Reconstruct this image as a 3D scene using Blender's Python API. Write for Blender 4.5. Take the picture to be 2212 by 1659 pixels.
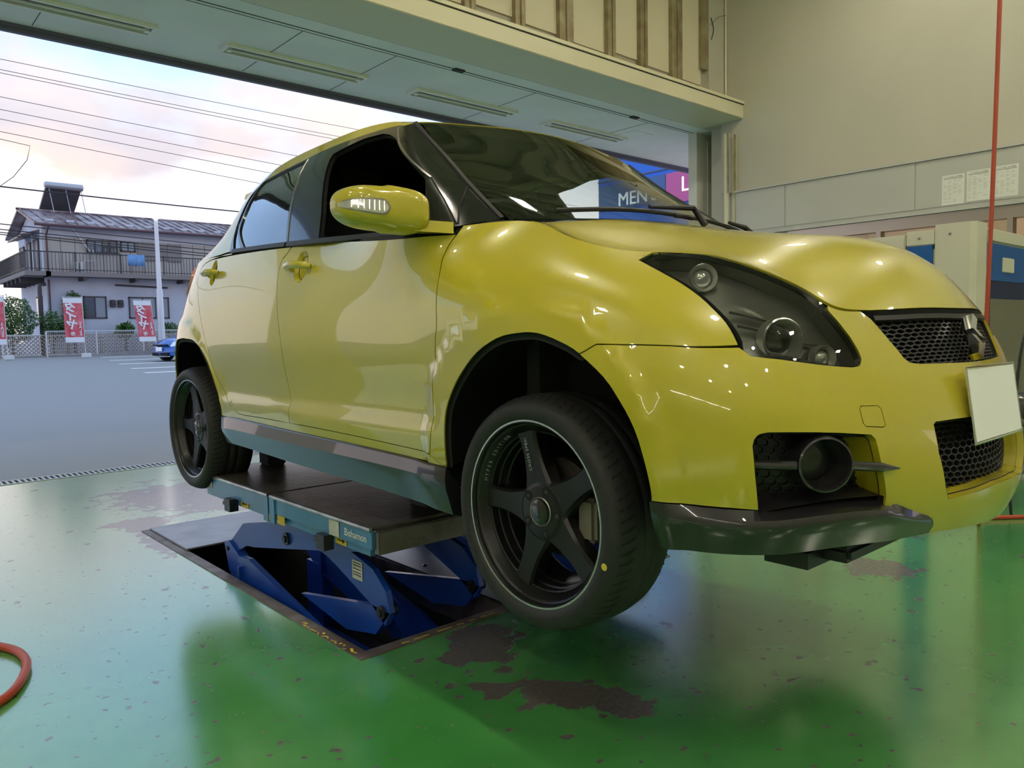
import bpy, bmesh, math, random
import numpy as np
from mathutils import Vector, Matrix
from mathutils.geometry import delaunay_2d_cdt
for _o in list(bpy.data.objects): bpy.data.objects.remove(_o, do_unlink=True)
SC = bpy.context.scene
COL = SC.collection
random.seed(7)
# ------------------------------------------------------------------ camera
CAM_R = ((0.74676497, -0.05804183, 0.66255054), (-0.66482367, -0.03705943, 0.74608048), (-0.01875013, -0.99762605, -0.06626226))
cam = bpy.data.cameras.new('camera'); cam.sensor_width = 36; cam.lens = 36 * 1660.89 / 2212; cam.clip_start = .05; cam.clip_end = 600
co = bpy.data.objects.new('camera', cam); COL.objects.link(co)
_m = Matrix(((CAM_R[0][0], -CAM_R[0][1], -CAM_R[0][2], 0), (CAM_R[1][0], -CAM_R[1][1], -CAM_R[1][2], 0), (CAM_R[2][0], -CAM_R[2][1], -CAM_R[2][2], 1.07), (0, 0, 0, 1)))
co.matrix_world = _m
SC.camera = co
SC.view_settings.view_transform = 'Standard'
SC.view_settings.look = 'None'
SC.view_settings.gamma = 1
SC.view_settings.use_curve_mapping = False
SC.view_settings.exposure = 0.7
SC.cycles.max_bounces = 6; SC.cycles.diffuse_bounces = 3; SC.cycles.glossy_bounces = 4; SC.cycles.transmission_bounces = 4; SC.cycles.transparent_max_bounces = 10; SC.cycles.use_adaptive_sampling = True; SC.cycles.adaptive_threshold = .05
# ------------------------------------------------------------------ world: dusk sky with warm cumulus
W = bpy.data.worlds.new('sky'); SC.world = W; W.use_nodes = True
nt = W.node_tree; nt.nodes.clear()
def wn(t, **k):
    n = nt.nodes.new(t)
    for a, b in k.items(): setattr(n, a, b)
    return n
tc = wn('ShaderNodeTexCoord'); sep = wn('ShaderNodeSeparateXYZ'); nt.links.new(tc.outputs['Generated'], sep.inputs[0])
rmp = wn('ShaderNodeValToRGB'); nt.links.new(sep.outputs['Z'], rmp.inputs[0])
el = rmp.color_ramp.elements
el[0].position = 0.0; el[0].color = (.74, .65, .65, 1)
el[1].position = 1.0; el[1].color = (.44, .55, .74, 1)
for p, c in ((.10, (.72, .64, .64, 1)), (.20, (.62, .66, .76, 1)), (.28, (.45, .61, .84, 1)), (.36, (.30, .47, .76, 1)), (.50, (.37, .52, .76, 1))):
    e = el.new(p); e.color = c
mp = wn('ShaderNodeMapping'); mp.inputs['Scale'].default_value = (1.0, 1.0, 2.0); mp.inputs['Location'].default_value = (2.5, .66, .1)
nt.links.new(tc.outputs['Generated'], mp.inputs[0])
nz = wn('ShaderNodeTexNoise'); nz.inputs['Scale'].default_value = 2.5; nz.inputs['Detail'].default_value = 7; nz.inputs['Roughness'].default_value = .56
nt.links.new(mp.outputs[0], nz.inputs['Vector'])
cr = wn('ShaderNodeValToRGB'); cr.color_ramp.elements[0].position = .545; cr.color_ramp.elements[1].position = .66
# one taller cumulus bank low over the houses
vm = wn('ShaderNodeVectorMath', operation='DISTANCE'); nt.links.new(tc.outputs['Generated'], vm.inputs[0]); vm.inputs[1].default_value = (.165, .955, .235)
bk = wn('ShaderNodeMapRange'); bk.inputs[1].default_value = .0; bk.inputs[2].default_value = .16; bk.inputs[3].default_value = .19; bk.inputs[4].default_value = .0; nt.links.new(vm.outputs['Value'], bk.inputs[0])
ad = wn('ShaderNodeMath', operation='ADD'); nt.links.new(nz.outputs[0], ad.inputs[0]); nt.links.new(bk.outputs[0], ad.inputs[1])
nt.links.new(ad.outputs[0], cr.inputs[0])
hz = wn('ShaderNodeMapRange'); hz.inputs[1].default_value = .62; hz.inputs[2].default_value = .16; nt.links.new(sep.outputs['Z'], hz.inputs[0])
mul = wn('ShaderNodeMath', operation='MULTIPLY'); nt.links.new(cr.outputs[0], mul.inputs[0]); nt.links.new(hz.outputs[0], mul.inputs[1])
nz2 = wn('ShaderNodeTexNoise'); nz2.inputs['Scale'].default_value = 4.5; nz2.inputs['Detail'].default_value = 5; nt.links.new(mp.outputs[0], nz2.inputs['Vector'])
cc = wn('ShaderNodeValToRGB'); cc.color_ramp.elements[0].position = .36; cc.color_ramp.elements[0].color = (.47, .42, .45, 1); cc.color_ramp.elements[1].position = .62; cc.color_ramp.elements[1].color = (.70, .54, .44, 1)
nt.links.new(nz2.outputs[0], cc.inputs[0])
mx = wn('ShaderNodeMixRGB'); nt.links.new(mul.outputs[0], mx.inputs[0]); nt.links.new(rmp.outputs[0], mx.inputs[1]); nt.links.new(cc.outputs[0], mx.inputs[2])
bg = wn('ShaderNodeBackground'); bg.inputs[1].default_value = 1.13; nt.links.new(mx.outputs[0], bg.inputs[0])
wo = wn('ShaderNodeOutputWorld'); nt.links.new(bg.outputs[0], wo.inputs[0])
# ------------------------------------------------------------------ helpers
ORG = {}
def new_obj(name, me, parent=None, loc=None):
    o = bpy.data.objects.new(name, me); COL.objects.link(o)
    if parent is not None: o.parent = parent
    ORG[o.name] = ORG[parent.name] if parent is not None else (Vector(loc) if loc is not None else Vector((0, 0, 0)))
    if parent is None and loc is not None: o.location = loc
    return o
def tag(o, label=None, cat=None, group=None, kind=None):
    if label: o['label'] = label
    if cat: o['category'] = cat
    if group: o['group'] = group
    if kind: o['kind'] = kind
    return o
def thing(name, label, cat, loc, group=None):
    return tag(new_obj(name, None, None, loc), label, cat, group)
def mesh_from(name, V, F, mats, parent=None, smooth=False, normals=None, midx=None, loc=None, auto=None):
    """V in world coordinates."""
    org = ORG[parent.name] if parent is not None else (Vector(loc) if loc is not None else Vector((0, 0, 0)))
    me = bpy.data.meshes.new(name)
    me.from_pydata([(v[0] - org.x, v[1] - org.y, v[2] - org.z) for v in V], [], F)
    if not isinstance(mats, (list, tuple)): mats = [mats]
    for m in mats: me.materials.append(m)
    if midx is not None: me.polygons.foreach_set('material_index', midx)
    if smooth or normals is not None: me.polygons.foreach_set('use_smooth', [True] * len(me.polygons))
    me.update()
    if auto: me.set_sharp_from_angle(angle=math.radians(auto))
    if normals is not None: me.normals_split_custom_set_from_vertices([tuple(n) for n in normals])
    return new_obj(name, me, parent, loc)
class MB:
    def __init__(s): s.v = []; s.f = []; s.m = []; s.k = 0
    def mat(s, k): s.k = k; return s
    def add(s, V, F):
        b = len(s.v); s.v += [tuple(v) for v in V]; s.f += [[b + i for i in f] for f in F]; s.m += [s.k] * len(F); return s
    def box(s, a, b, bev=0):
        (x0, y0, z0), (x1, y1, z1) = [min(p, q) for p, q in zip(a, b)], [max(p, q) for p, q in zip(a, b)]
        if bev <= 0:
            V = [(x0, y0, z0), (x1, y0, z0), (x1, y1, z0), (x0, y1, z0), (x0, y0, z1), (x1, y0, z1), (x1, y1, z1), (x0, y1, z1)]
            return s.add(V, [(0, 3, 2, 1), (4, 5, 6, 7), (0, 1, 5, 4), (1, 2, 6, 5), (2, 3, 7, 6), (3, 0, 4, 7)])
        bm = bmesh.new(); bmesh.ops.create_cube(bm, size=1)
        for v in bm.verts: v.co = Vector(((x0 + x1) / 2 + v.co.x * (x1 - x0), (y0 + y1) / 2 + v.co.y * (y1 - y0), (z0 + z1) / 2 + v.co.z * (z1 - z0)))
        bmesh.ops.bevel(bm, geom=bm.edges[:], offset=min(bev, .49 * min(x1 - x0, y1 - y0, z1 - z0)), segments=2, affect='EDGES')
        bm.verts.index_update(); s.add([v.co[:] for v in bm.verts], [[v.index for v in f.verts] for f in bm.faces]); bm.free(); return s
    def prism(s, poly, axis, a, b):
        """poly of 2-D points extruded along axis (0 x,1 y,2 z) from a to b; the other two coordinates in cyclic order y,z / x,z / x,y"""
        n = len(poly)
        def P(p, t): return (t, p[0], p[1]) if axis == 0 else ((p[0], t, p[1]) if axis == 1 else (p[0], p[1], t))
        V = [P(p, a) for p in poly] + [P(p, b) for p in poly]
        F = [list(range(n))[::-1], list(range(n, 2 * n))] + [(i, (i + 1) % n, n + (i + 1) % n, n + i) for i in range(n)]
        return s.add(V, F)
    def tube(s, pts, r, n=8, cap=True):
        pts = [Vector(p) for p in pts]; R_ = r if isinstance(r, (list, tuple)) else [r] * len(pts); V = []; prev = None
        for i, p in enumerate(pts):
            d = (pts[min(i + 1, len(pts) - 1)] - pts[max(i - 1, 0)]).normalized()
            if prev is None: x = d.orthogonal().normalized()
            else: x = (prev - d * prev.dot(d)).normalized()
            prev = x; y = d.cross(x)
            V += [tuple(p + (x * math.cos(2 * math.pi * k / n) + y * math.sin(2 * math.pi * k / n)) * R_[i]) for k in range(n)]
        F = [(i * n + k, i * n + (k + 1) % n, (i + 1) * n + (k + 1) % n, (i + 1) * n + k) for i in range(len(pts) - 1) for k in range(n)]
        if cap: F += [list(range(n))[::-1], list(range((len(pts) - 1) * n, len(pts) * n))]
        return s.add(V, F)
    def lathe(s, prof, c, axis, n=32, close=False):
        """prof [(r,t)] turned about axis vector through c"""
        a = Vector(axis).normalized(); x = a.orthogonal().normalized(); y = a.cross(x); c = Vector(c)
        V = [tuple(c + a * t + (x * math.cos(2 * math.pi * k / n) + y * math.sin(2 * math.pi * k / n)) * r) for r, t in prof for k in range(n)]
        m = len(prof)
        F = [(i * n + k, i * n + (k + 1) % n, ((i + 1) % m) * n + (k + 1) % n, ((i + 1) % m) * n + k) for i in range(m if close else m - 1) for k in range(n)]
        return s.add(V, F)
    def quad(s, a, b, c, d): return s.add([a, b, c, d], [(0, 1, 2, 3)])
    def build(s, name, mats, parent=None, smooth=False, loc=None, auto=35):
        o = mesh_from(name, s.v, s.f, mats, parent, smooth, None, s.m, loc, auto if smooth else None)
        bm = bmesh.new(); bm.from_mesh(o.data); bmesh.ops.recalc_face_normals(bm, faces=bm.faces[:]); bm.to_mesh(o.data); bm.free()
        return o
def copy_tree(o, delta, parent=None):
    c = o.copy(); COL.objects.link(c); c.parent = parent
    if parent is None: c.location = o.location + Vector(delta); ORG[c.name] = ORG[o.name] + Vector(delta)
    for ch in list(o.children): copy_tree(ch, delta, c)
    return c
_fontcache = {}
def text_mesh(name, body, size, mat, parent, org, ex, ey, depth=.001, align='CENTER', space=1.0, bold=0):
    """flat lettering: org, ex (writing direction), ey (up) are world vectors"""
    cu = bpy.data.curves.new('t', 'FONT'); cu.body = body; cu.size = size; cu.align_x = align; cu.align_y = 'CENTER'; cu.extrude = depth; cu.space_character = space; cu.resolution_u = 3; cu.offset = bold * size
    t = bpy.data.objects.new('t', cu); COL.objects.link(t)
    dg = bpy.context.evaluated_depsgraph_get(); me = bpy.data.meshes.new_from_object(t.evaluated_get(dg))
    V = [v.co.copy() for v in me.vertices]; F = [list(p.vertices) for p in me.polygons]
    bpy.data.objects.remove(t); bpy.data.curves.remove(cu); bpy.data.meshes.remove(me)
    org = Vector(org); ex = Vector(ex).normalized(); ey = Vector(ey).normalized(); ez = ex.cross(ey)
    return mesh_from(name, [org + ex * v.x + ey * v.y + ez * v.z for v in V], F, mat, parent)
# ------------------------------------------------------------------ materials
def mat(name, col=(.8, .8, .8), rough=.5, metal=0, coat=0, spec=.5, emis=None, es=0, bump=None, var=None, sheen=0, coatr=.03):
    """var=(scale, amount[, second colour]) mottles the colour; bump=(scale,strength)"""
    m = bpy.data.materials.new(name); m.use_nodes = True; t = m.node_tree; b = t.nodes['Principled BSDF']
    b.inputs['Base Color'].default_value = (*col, 1); b.inputs['Roughness'].default_value = rough; b.inputs['Metallic'].default_value = metal
    b.inputs['Coat Weight'].default_value = coat; b.inputs['Coat Roughness'].default_value = coatr; b.inputs['Specular IOR Level'].default_value = spec
    if emis: b.inputs['Emission Color'].default_value = (*emis, 1); b.inputs['Emission Strength'].default_value = es
    if var or bump:
        g = t.nodes.new('ShaderNodeNewGeometry')
    if var:
        n = t.nodes.new('ShaderNodeTexNoise'); n.inputs['Scale'].default_value = var[0]; n.inputs['Detail'].default_value = 3; t.links.new(g.outputs['Position'], n.inputs['Vector'])
        r = t.nodes.new('ShaderNodeMapRange'); r.inputs[1].default_value = .35; r.inputs[2].default_value = .68; t.links.new(n.outputs[0], r.inputs[0])
        x = t.nodes.new('ShaderNodeMixRGB'); x.inputs[1].default_value = (*col, 1)
        c2 = var[2] if len(var) > 2 else tuple(c * (1 - var[1]) for c in col)
        x.inputs[2].default_value = (*c2, 1); t.links.new(r.outputs[0], x.inputs[0]); t.links.new(x.outputs[0], b.inputs['Base Color'])
    if bump:
        n = t.nodes.new('ShaderNodeTexNoise'); n.inputs['Scale'].default_value = bump[0]; n.inputs['Detail'].default_value = 1; t.links.new(g.outputs['Position'], n.inputs['Vector'])
        u = t.nodes.new('ShaderNodeBump'); u.inputs['Strength'].default_value = bump[1]; u.inputs['Distance'].default_value = .01; t.links.new(n.outputs[0], u.inputs['Height']); t.links.new(u.outputs[0], b.inputs['Normal'])
    return m
def glass(name, tint=(.9, .95, .93), rough=.0, ior=1.5, boost=1.0):
    m = bpy.data.materials.new(name); m.use_nodes = True; t = m.node_tree; t.nodes.clear()
    tr = t.nodes.new('ShaderNodeBsdfTransparent'); tr.inputs[0].default_value = (*tint, 1)
    gl = t.nodes.new('ShaderNodeBsdfGlossy'); gl.inputs['Roughness'].default_value = rough
    fr = t.nodes.new('ShaderNodeFresnel'); fr.inputs['IOR'].default_value = ior
    ml = t.nodes.new('ShaderNodeMath'); ml.operation = 'MULTIPLY'; ml.inputs[1].default_value = boost; ml.use_clamp = True; t.links.new(fr.outputs[0], ml.inputs[0])
    x = t.nodes.new('ShaderNodeMixShader'); t.links.new(ml.outputs[0], x.inputs[0]); t.links.new(tr.outputs[0], x.inputs[1]); t.links.new(gl.outputs[0], x.inputs[2])
    o = t.nodes.new('ShaderNodeOutputMaterial'); t.links.new(x.outputs[0], o.inputs[0]); return m
M = {}
M['paint'] = mat('yellow_paint', (.485, .415, .017), .32, 0, 1.0, .5)
M['black'] = mat('black_plastic', (.012, .012, .013), .45)
M['gap'] = mat('gap_black', (.004, .004, .004), .8)
M['gloss_black'] = mat('gloss_black', (.010, .010, .011), .16, 0, .6)
M['gunmetal'] = mat('gunmetal_paint', (.022, .020, .023), .30, .3, .8)
M['rubber'] = mat('tyre_rubber', (.016, .016, .017), .62, bump=(90, .12))
M['rim'] = mat('satin_black_rim', (.012, .012, .014), .32, .3)
M['lip'] = mat('machined_lip', (.62, .62, .62), .22, 1)
M['chrome'] = mat('chrome', (.80, .80, .80), .12, 1); M['alu'] = mat('bright_reflector', (.82, .81, .76), .28, .75)
M['darkchrome'] = mat('dark_chrome', (.30, .29, .27), .30, .7)
M['glass'] = glass('windscreen_glass', (.76, .84, .77), 0, 1.52, 1.9)
M['sideglass'] = glass('tinted_glass', (.16, .18, .19), 0, 1.52, 2.6)
M['lens'] = glass('lamp_lens', (.80, .82, .80), 0, 1.5, 1.3)
M['disc'] = mat('brake_disc', (.20, .17, .15), .4, .9, var=(40, .4))
M['caliper'] = mat('caliper', (.22, .20, .16), .6, .3)
M['platewhite'] = mat('plate_white', (.93, .93, .93), .5, emis=None)
M['interior'] = mat('interior_cloth', (.018, .018, .02), .8)
M['redlamp'] = mat('tail_lamp', (.75, .30, .28), .15, 0, .8)
M['clearlamp'] = mat('signal_lamp', (.75, .75, .72), .12, .6, .5)
M['yellowmark'] = mat('yellow_mark', (.62, .5, .05), .6)
M['white'] = mat('white_print', (.80, .80, .80), .6)
M['greyprint'] = mat('grey_print', (.33, .34, .34), .5)
# ------------------------------------------------------------------ materials of the place
M['wall'] = mat('wall_cream', (.52, .49, .39), .55, var=(1.3, .06))
M['wall_hi'] = mat('upper_board', (.66, .60, .42), .6, var=(.8, .08))
M['wall_dim'] = mat('old_board', (.40, .37, .27), .65, var=(1.1, .10))
M['stud'] = mat('steel_stud', (.34, .30, .17), .5, .2, var=(5, .35, (.20, .14, .07)))
M['beam'] = mat('beam_cream', (.68, .63, .44), .45, var=(1.0, .05))
M['soffit'] = mat('soffit_white', (.84, .85, .80), .6, var=(1.2, .10))
M['fascia'] = mat('fascia_dark', (.13, .12, .17), .5)
M['column'] = mat('column_white', (.66, .64, .57), .5, var=(1.5, .05))
M['panel'] = mat('lintel_panel', (.50, .49, .44), .35, var=(2, .05))
M['steel'] = mat('stainless', (.42, .37, .31), .3, .9)
M['seamdark'] = mat('seam_dark', (.05, .045, .04), .8)
M['roofsheet'] = mat('roof_sheet', (.55, .55, .47), .6, .1)
M['lamp_body'] = mat('lamp_housing', (.5, .5, .48), .4, .5)
M['lamp_on'] = mat('lamp_lit', (1, 1, 1), .5, emis=(1.0, .93, .74), es=128)
M['strip_on'] = mat('strip_lit', (1, 1, 1), .5, emis=(1.0, .96, .84), es=26); M['fixture'] = mat('fixture_enamel', (.86, .84, .76), .4)
M['fixture_shade'] = mat('fixture_inside_shaded', (.16, .155, .13), .4, .3)  # trough inside coloured darker, recess shade put into the colour
M['tube'] = mat('tube_glass', (.75, .75, .72), .25)
M['asphalt'] = mat('asphalt', (.20, .20, .205), .85, var=(160, .75, (.36, .36, .36)), bump=(220, .06))
M['linewhite'] = mat('road_paint', (.78, .78, .76), .7, var=(9, .15))
M['drain'] = mat('galvanised', (.45, .46, .46), .4, .8)
M['shop'] = mat('shop_wall', (.60, .50, .38), .7)
M['shoplight'] = mat('shop_light', (1, 1, 1), .5, emis=(1, .86, .66), es=5)
def floor_mat():
    m = bpy.data.materials.new('green_epoxy_floor'); m.use_nodes = True; t = m.node_tree; b = t.nodes['Principled BSDF']; L = t.links.new
    g = t.nodes.new('ShaderNodeNewGeometry'); P = g.outputs['Position']
    def noise(sc, det=5, ro=.55):
        n = t.nodes.new('ShaderNodeTexNoise'); n.inputs['Scale'].default_value = sc; n.inputs['Detail'].default_value = det; n.inputs['Roughness'].default_value = ro; L(P, n.inputs['Vector']); return n.outputs[0]
    def math_(op, a, bb, clamp=False):
        n = t.nodes.new('ShaderNodeMath'); n.operation = op; n.use_clamp = clamp
        for i, v in enumerate((a, bb)):
            if isinstance(v, (int, float)): n.inputs[i].default_value = v
            else: L(v, n.inputs[i])
        return n.outputs[0]
    sc = noise(2.2, 3); edge = noise(9, 4, .62); wob = math_('MULTIPLY', math_('SUBTRACT', edge, .5), 2.6)
    fac = None
    for cx, cy, rx, ry in ((1.60, 1.99, .17, .11), (1.72, 2.08, .14, .09), (1.47, 1.77, .11, .10), (1.56, 1.58, .11, .12), (1.66, 1.43, .07, .13), (1.75, 5.45, .42, .62), (1.95, 4.95, .30, .35), (1.30, 4.75, .16, .22), (3.43, 1.43, .15, .15), (4.45, 1.62, .11, .10), (1.22, 4.2, .05, .30), (2.4, 6.0, .3, .4)):
        s = t.nodes.new('ShaderNodeVectorMath'); s.operation = 'SUBTRACT'; L(P, s.inputs[0]); s.inputs[1].default_value = (cx, cy, 0)
        d = t.nodes.new('ShaderNodeVectorMath'); d.operation = 'DIVIDE'; L(s.outputs[0], d.inputs[0]); d.inputs[1].default_value = (rx, ry, 1)
        l = t.nodes.new('ShaderNodeVectorMath'); l.operation = 'LENGTH'; L(d.outputs[0], l.inputs[0])
        v = math_('SUBTRACT', 1.0, l.outputs['Value']); fac = v if fac is None else math_('MAXIMUM', fac, v)
    big = math_('MULTIPLY', math_('ADD', fac, wob), 14.0, True)
    # keep a few painted islands inside the worn patches
    isl = math_('MULTIPLY', math_('SUBTRACT', noise(3.1, 2), .60), 30, True); big = math_('MULTIPLY', big, math_('SUBTRACT', 1, isl))
    dens = math_('MULTIPLY', math_('SUBTRACT', sc, .42), 4.0, True)
    ch = math_('MULTIPLY', math_('SUBTRACT', noise(11, 2, .45), math_('SUBTRACT', .715, math_('MULTIPLY', dens, .055))), 40, True)
    ch2 = math_('MULTIPLY', math_('SUBTRACT', noise(30, 1, .4), .71), 40, True)
    wear = math_('MAXIMUM', math_('MAXIMUM', big, ch), ch2)
    grn = t.nodes.new('ShaderNodeMixRGB'); L(math_('MULTIPLY', math_('SUBTRACT', sc, .3), 2, True), grn.inputs[0]); grn.inputs[1].default_value = (.055, .285, .060, 1); grn.inputs[2].default_value = (.11, .39, .11, 1)
    con = t.nodes.new('ShaderNodeMixRGB'); L(noise(60, 2), con.inputs[0]); con.inputs[1].default_value = (.065, .056, .050, 1); con.inputs[2].default_value = (.19, .172, .155, 1)
    mx_ = t.nodes.new('ShaderNodeMixRGB'); L(wear, mx_.inputs[0]); L(grn.outputs[0], mx_.inputs[1]); L(con.outputs[0], mx_.inputs[2])
    L(mx_.outputs[0], b.inputs['Base Color'])
    rg = math_('ADD', math_('MULTIPLY', wear, .38), math_('ADD', .17, math_('MULTIPLY', sc, .10))); L(rg, b.inputs['Roughness'])
    b.inputs['IOR'].default_value = 1.5; b.inputs['Coat Weight'].default_value = 1.0; b.inputs['Coat IOR'].default_value = 2.0; b.inputs['Coat Roughness'].default_value = .17
    bp_ = t.nodes.new('ShaderNodeBump'); bp_.inputs['Strength'].default_value = .5; bp_.inputs['Distance'].default_value = .004
    L(math_('ADD', math_('MULTIPLY', wear, -1.0), math_('MULTIPLY', edge, .25)), bp_.inputs['Height']); L(bp_.outputs[0], b.inputs['Normal'])
    return m
M['floor'] = floor_mat()
M['frame'] = mat('rusty_frame', (.11, .075, .06), .5, .4, var=(9, .5, (.22, .19, .18)))
def struct(o): o['kind'] = 'structure'; return o
# ------------------------------------------------------------------ shell of the bay
XW, YB = 8.705, 5.36
b = MB(); xs = [-9, 1.30, 1.93, 2.25, 2.88, 9.4]; ys = [-7, 2.24, 4.5, 6.81]
for i in range(5):
    for j in range(3):
        if i in (1, 3) and j == 1: continue
        b.box((xs[i], ys[j], -.06), (xs[i + 1], ys[j + 1], 0))
struct(b.build('floor', M['floor']))
fm = MB()
for x0, x1 in ((1.30, 1.93), (2.25, 2.88)):
    fm.box((x0 - .045, 2.19, -.05), (x1 + .045, 2.24, .004)).box((x0 - .045, 2.24, -.05), (x0, 4.56, .004)).box((x1, 2.24, -.05), (x1 + .045, 4.56, .004))
    fm.box((x0 - .004, 2.235, -.14), (x1 + .004, 2.246, .002)).box((x0 - .004, 2.24, -.14), (x0 + .006, 3.96, .002)).box((x1 - .006, 2.24, -.14), (x1 + .004, 3.96, .002))
fo = struct(fm.build('trim_1', M['frame'])); fo['label'] = 'rusty steel angle frame around the lift pits'
pm = MB()
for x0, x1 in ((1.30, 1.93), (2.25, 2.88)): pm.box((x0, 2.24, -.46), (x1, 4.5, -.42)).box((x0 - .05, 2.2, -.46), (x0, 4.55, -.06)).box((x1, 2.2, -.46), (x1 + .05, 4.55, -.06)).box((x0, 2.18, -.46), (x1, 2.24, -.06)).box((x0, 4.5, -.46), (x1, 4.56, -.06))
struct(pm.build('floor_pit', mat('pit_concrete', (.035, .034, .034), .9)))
# drain channel at the threshold, with its bars as parts
dr = struct(MB().box((-9, 6.81, -.06), (9.4, 7.01, -.03)).box((-9, 6.81, -.03), (9.4, 6.835, .004)).box((-9, 6.985, -.03), (9.4, 7.01, .004)).build('floor_drain', M['drain']))
me0 = None
for k in range(300):
    x = -4.0 + k * .04
    if me0 is None:
        o = MB().box((0, 6.835, -.02), (.016, 6.985, .003)).build('drain_bar', M['drain'], dr); me0 = o; o.location.x = x
    else:
        o = me0.copy(); COL.objects.link(o); o.parent = dr; o.location.x = x
b = MB(); n = 60
b.add([(-60, 7.01, 0), (60, 7.01, 0), (-60, 20, 0), (60, 20, 0), (-60, 40.4, .41), (60, 40.4, .41), (-300, 520, .41), (300, 520, .41)], [(0, 1, 3, 2), (2, 3, 5, 4), (4, 5, 7, 6)])
b.add([(-9, 6.80, -.07), (9.4, 6.80, -.07), (9.4, 7.01, -.07), (-9, 7.01, -.07)], [(0, 1, 2, 3)])
struct(b.build('ground', M['asphalt']))
# right wall: board above, lintel panel, glazed strip below
wr_ = struct(MB().box((XW, -7, 2.80), (XW + .2, 5.68, 6.6)).build('wall_right', M['wall']))
struct(MB().box((XW, -7, 0), (XW + .2, 4.30, .9)).box((XW, 4.75, 0), (XW + .2, 5.60, 2.24)).build('wall_right_low', M['wall']))
lp = struct(MB().box((XW - .05, -7, 2.225), (XW + .2, 5.44, 2.80), .004).build('trim_2', M['panel'])); lp['label'] = 'pale metal lintel panel along the right wall'
for y0, y1 in ((4.77, 5.40), (3.30, 4.755), (1.60, 3.285), (-1.0, 1.585), (-4, -1.015)): MB().box((XW - .058, y0, 2.285), (XW - .048, y1, 2.765)).build('panel', M['panel'], lp)
MB().box((XW - .075, -7, 2.775), (XW - .03, 5.44, 2.80)).build('panel_rail', M['panel'], lp); MB().box((XW - .065, -7, 2.225), (XW - .03, 5.44, 2.262)).build('panel_rail', M['panel'], lp)
fr_ = MB().box((XW - .02, -7, 2.10), (XW + .12, 4.75, 2.225)).box((XW - .02, -7, .9), (XW + .12, 4.75, .96))
for y in (4.72, 4.30, 3.66, 2.4, 1.1, -.2, -1.5): fr_.box((XW - .018, y, .96), (XW + .10, y + .05, 2.10))
wn1 = struct(fr_.build('window_1', M['steel']))
for y in (2.45, 3.71): MB().box((XW + .03, y, .96), (XW + .036, y + (1.21 if y < 3 else .95), 2.12)).build('pane', glass('shop_glass', (.9, .92, .9)), wn1)
struct(MB().box((XW + 3.2, -3, 0), (XW + 3.3, 5.3, 3.2)).box((XW + .2, -3, 3.1), (XW + 3.2, 5.3, 3.2)).box((XW + .2, 5.2, 0), (XW + 3.2, 5.3, 3.2)).box((XW + .2, -3.1, 0), (XW + 3.2, -3, 3.2)).box((XW + .2, -3, -.05), (XW + 3.2, 5.3, 0)).build('wall_shop', M['shop']))
lt = thing('shop_ceiling_lamp', 'lit strip lamp on the ceiling of the room behind the shop window', 'lamp', (XW + 1.7, 3.5, 3.1)); MB().box((XW + 1.5, 2.0, 3.05), (XW + 1.9, 5.0, 3.1)).build('diffuser', M['shoplight'], lt)
# upper front wall, studs and boards over the door beam
bw = struct(MB().box((-9, 5.66, 3.88), (XW, 5.74, 6.6)).build('wall_front', M['wall_dim']))
k = 0; x = 7.95
xsb = [8.22, 7.58, 7.0, 6.45, 5.72, 5.12, 4.5, 3.7, 2.9, 2.1, 1.3, .5, -.3, -1.1, -1.9, -2.7, -3.5]
for i in range(len(xsb) - 1):
    MB().box((xsb[i + 1] + .13, 5.642, 4.06 + .02 * (i % 3)), (xsb[i] - .02, 5.66, 6.6)).build('board', M['wall_hi'], bw)
    w = .13 if i % 3 else .20
    st_ = MB().box((xsb[i + 1] - .02, 5.59, 3.89), (xsb[i + 1] + w - .02, 5.655, 6.6)).box((xsb[i + 1] + w * .35, 5.575, 3.89), (xsb[i + 1] + w * .35 + .03, 5.60, 6.6)).build('stud', M['stud'], bw)
MB().box((8.16, 5.60, 4.25), (8.30, 5.658, 6.6)).build('stud', M['stud'], bw)
struct(MB().box((8.34, 5.62, 3.88), (XW + .2, 5.74, 6.6)).build('wall_front_end', M['wall']))
bm_ = struct(MB().box((-9, YB, 3.685), (XW, 5.97, 3.855), .006).build('trim_3', M['beam'])); bm_['label'] = 'cream door header beam'
MB().box((-9, YB - .015, 3.855), (XW + .01, 5.80, 3.89)).build('beam_cap', M['beam'], bm_); MB().box((-9, YB - .004, 3.845), (XW, YB + .01, 3.856)).build('shadow_gap', M['seamdark'], bm_)
cy = struct(MB().box((-9, 5.97, 3.685), (12, 7.55, 3.80)).build('ceiling', M['soffit']))
MB().box((-9, 7.55, 3.62), (12, 7.60, 4.3)).build('fascia', M['fascia'], cy); MB().box((-9, 7.535, 3.655), (12, 7.552, 3.69)).build('edge_trim', M['fascia'], cy)
sl = MB().box((-9, 6.16, 3.681), (12, 6.168, 3.686)).box((-9, 6.215, 3.682), (12, 6.219, 3.686)); sl.build('track_seam', M['seamdark'], cy)
for x in (1.42, 3.2, 4.15, 5.95, 7.9): MB().box((x, 6.219, 3.6825), (x + .005, 7.5, 3.686)).build('board_joint', M['seamdark'], cy)
for x in (2.05, 4.78, 7.5): MB().box((x, 6.13, 3.668), (x + .12, 6.19, 3.686)).build('track_bracket', M['seamdark'], cy)
MB().box((8.05, 6.55, 3.679), (8.45, 6.95, 3.686)).build('access_hatch', M['soffit'], cy)
cl = struct(MB().box((8.80, 6.12, 0), (9.30, 6.25, 3.69)).build('wall_jamb', M['column']))
MB().box((9.04, 6.105, 0), (9.20, 6.125, 3.6)).build('guide_rail', M['column'], cl); MB().box((9.30, 6.08, 0), (9.335, 6.16, 3.69)).build('shutter_slot', M['seamdark'], cl)
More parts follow.
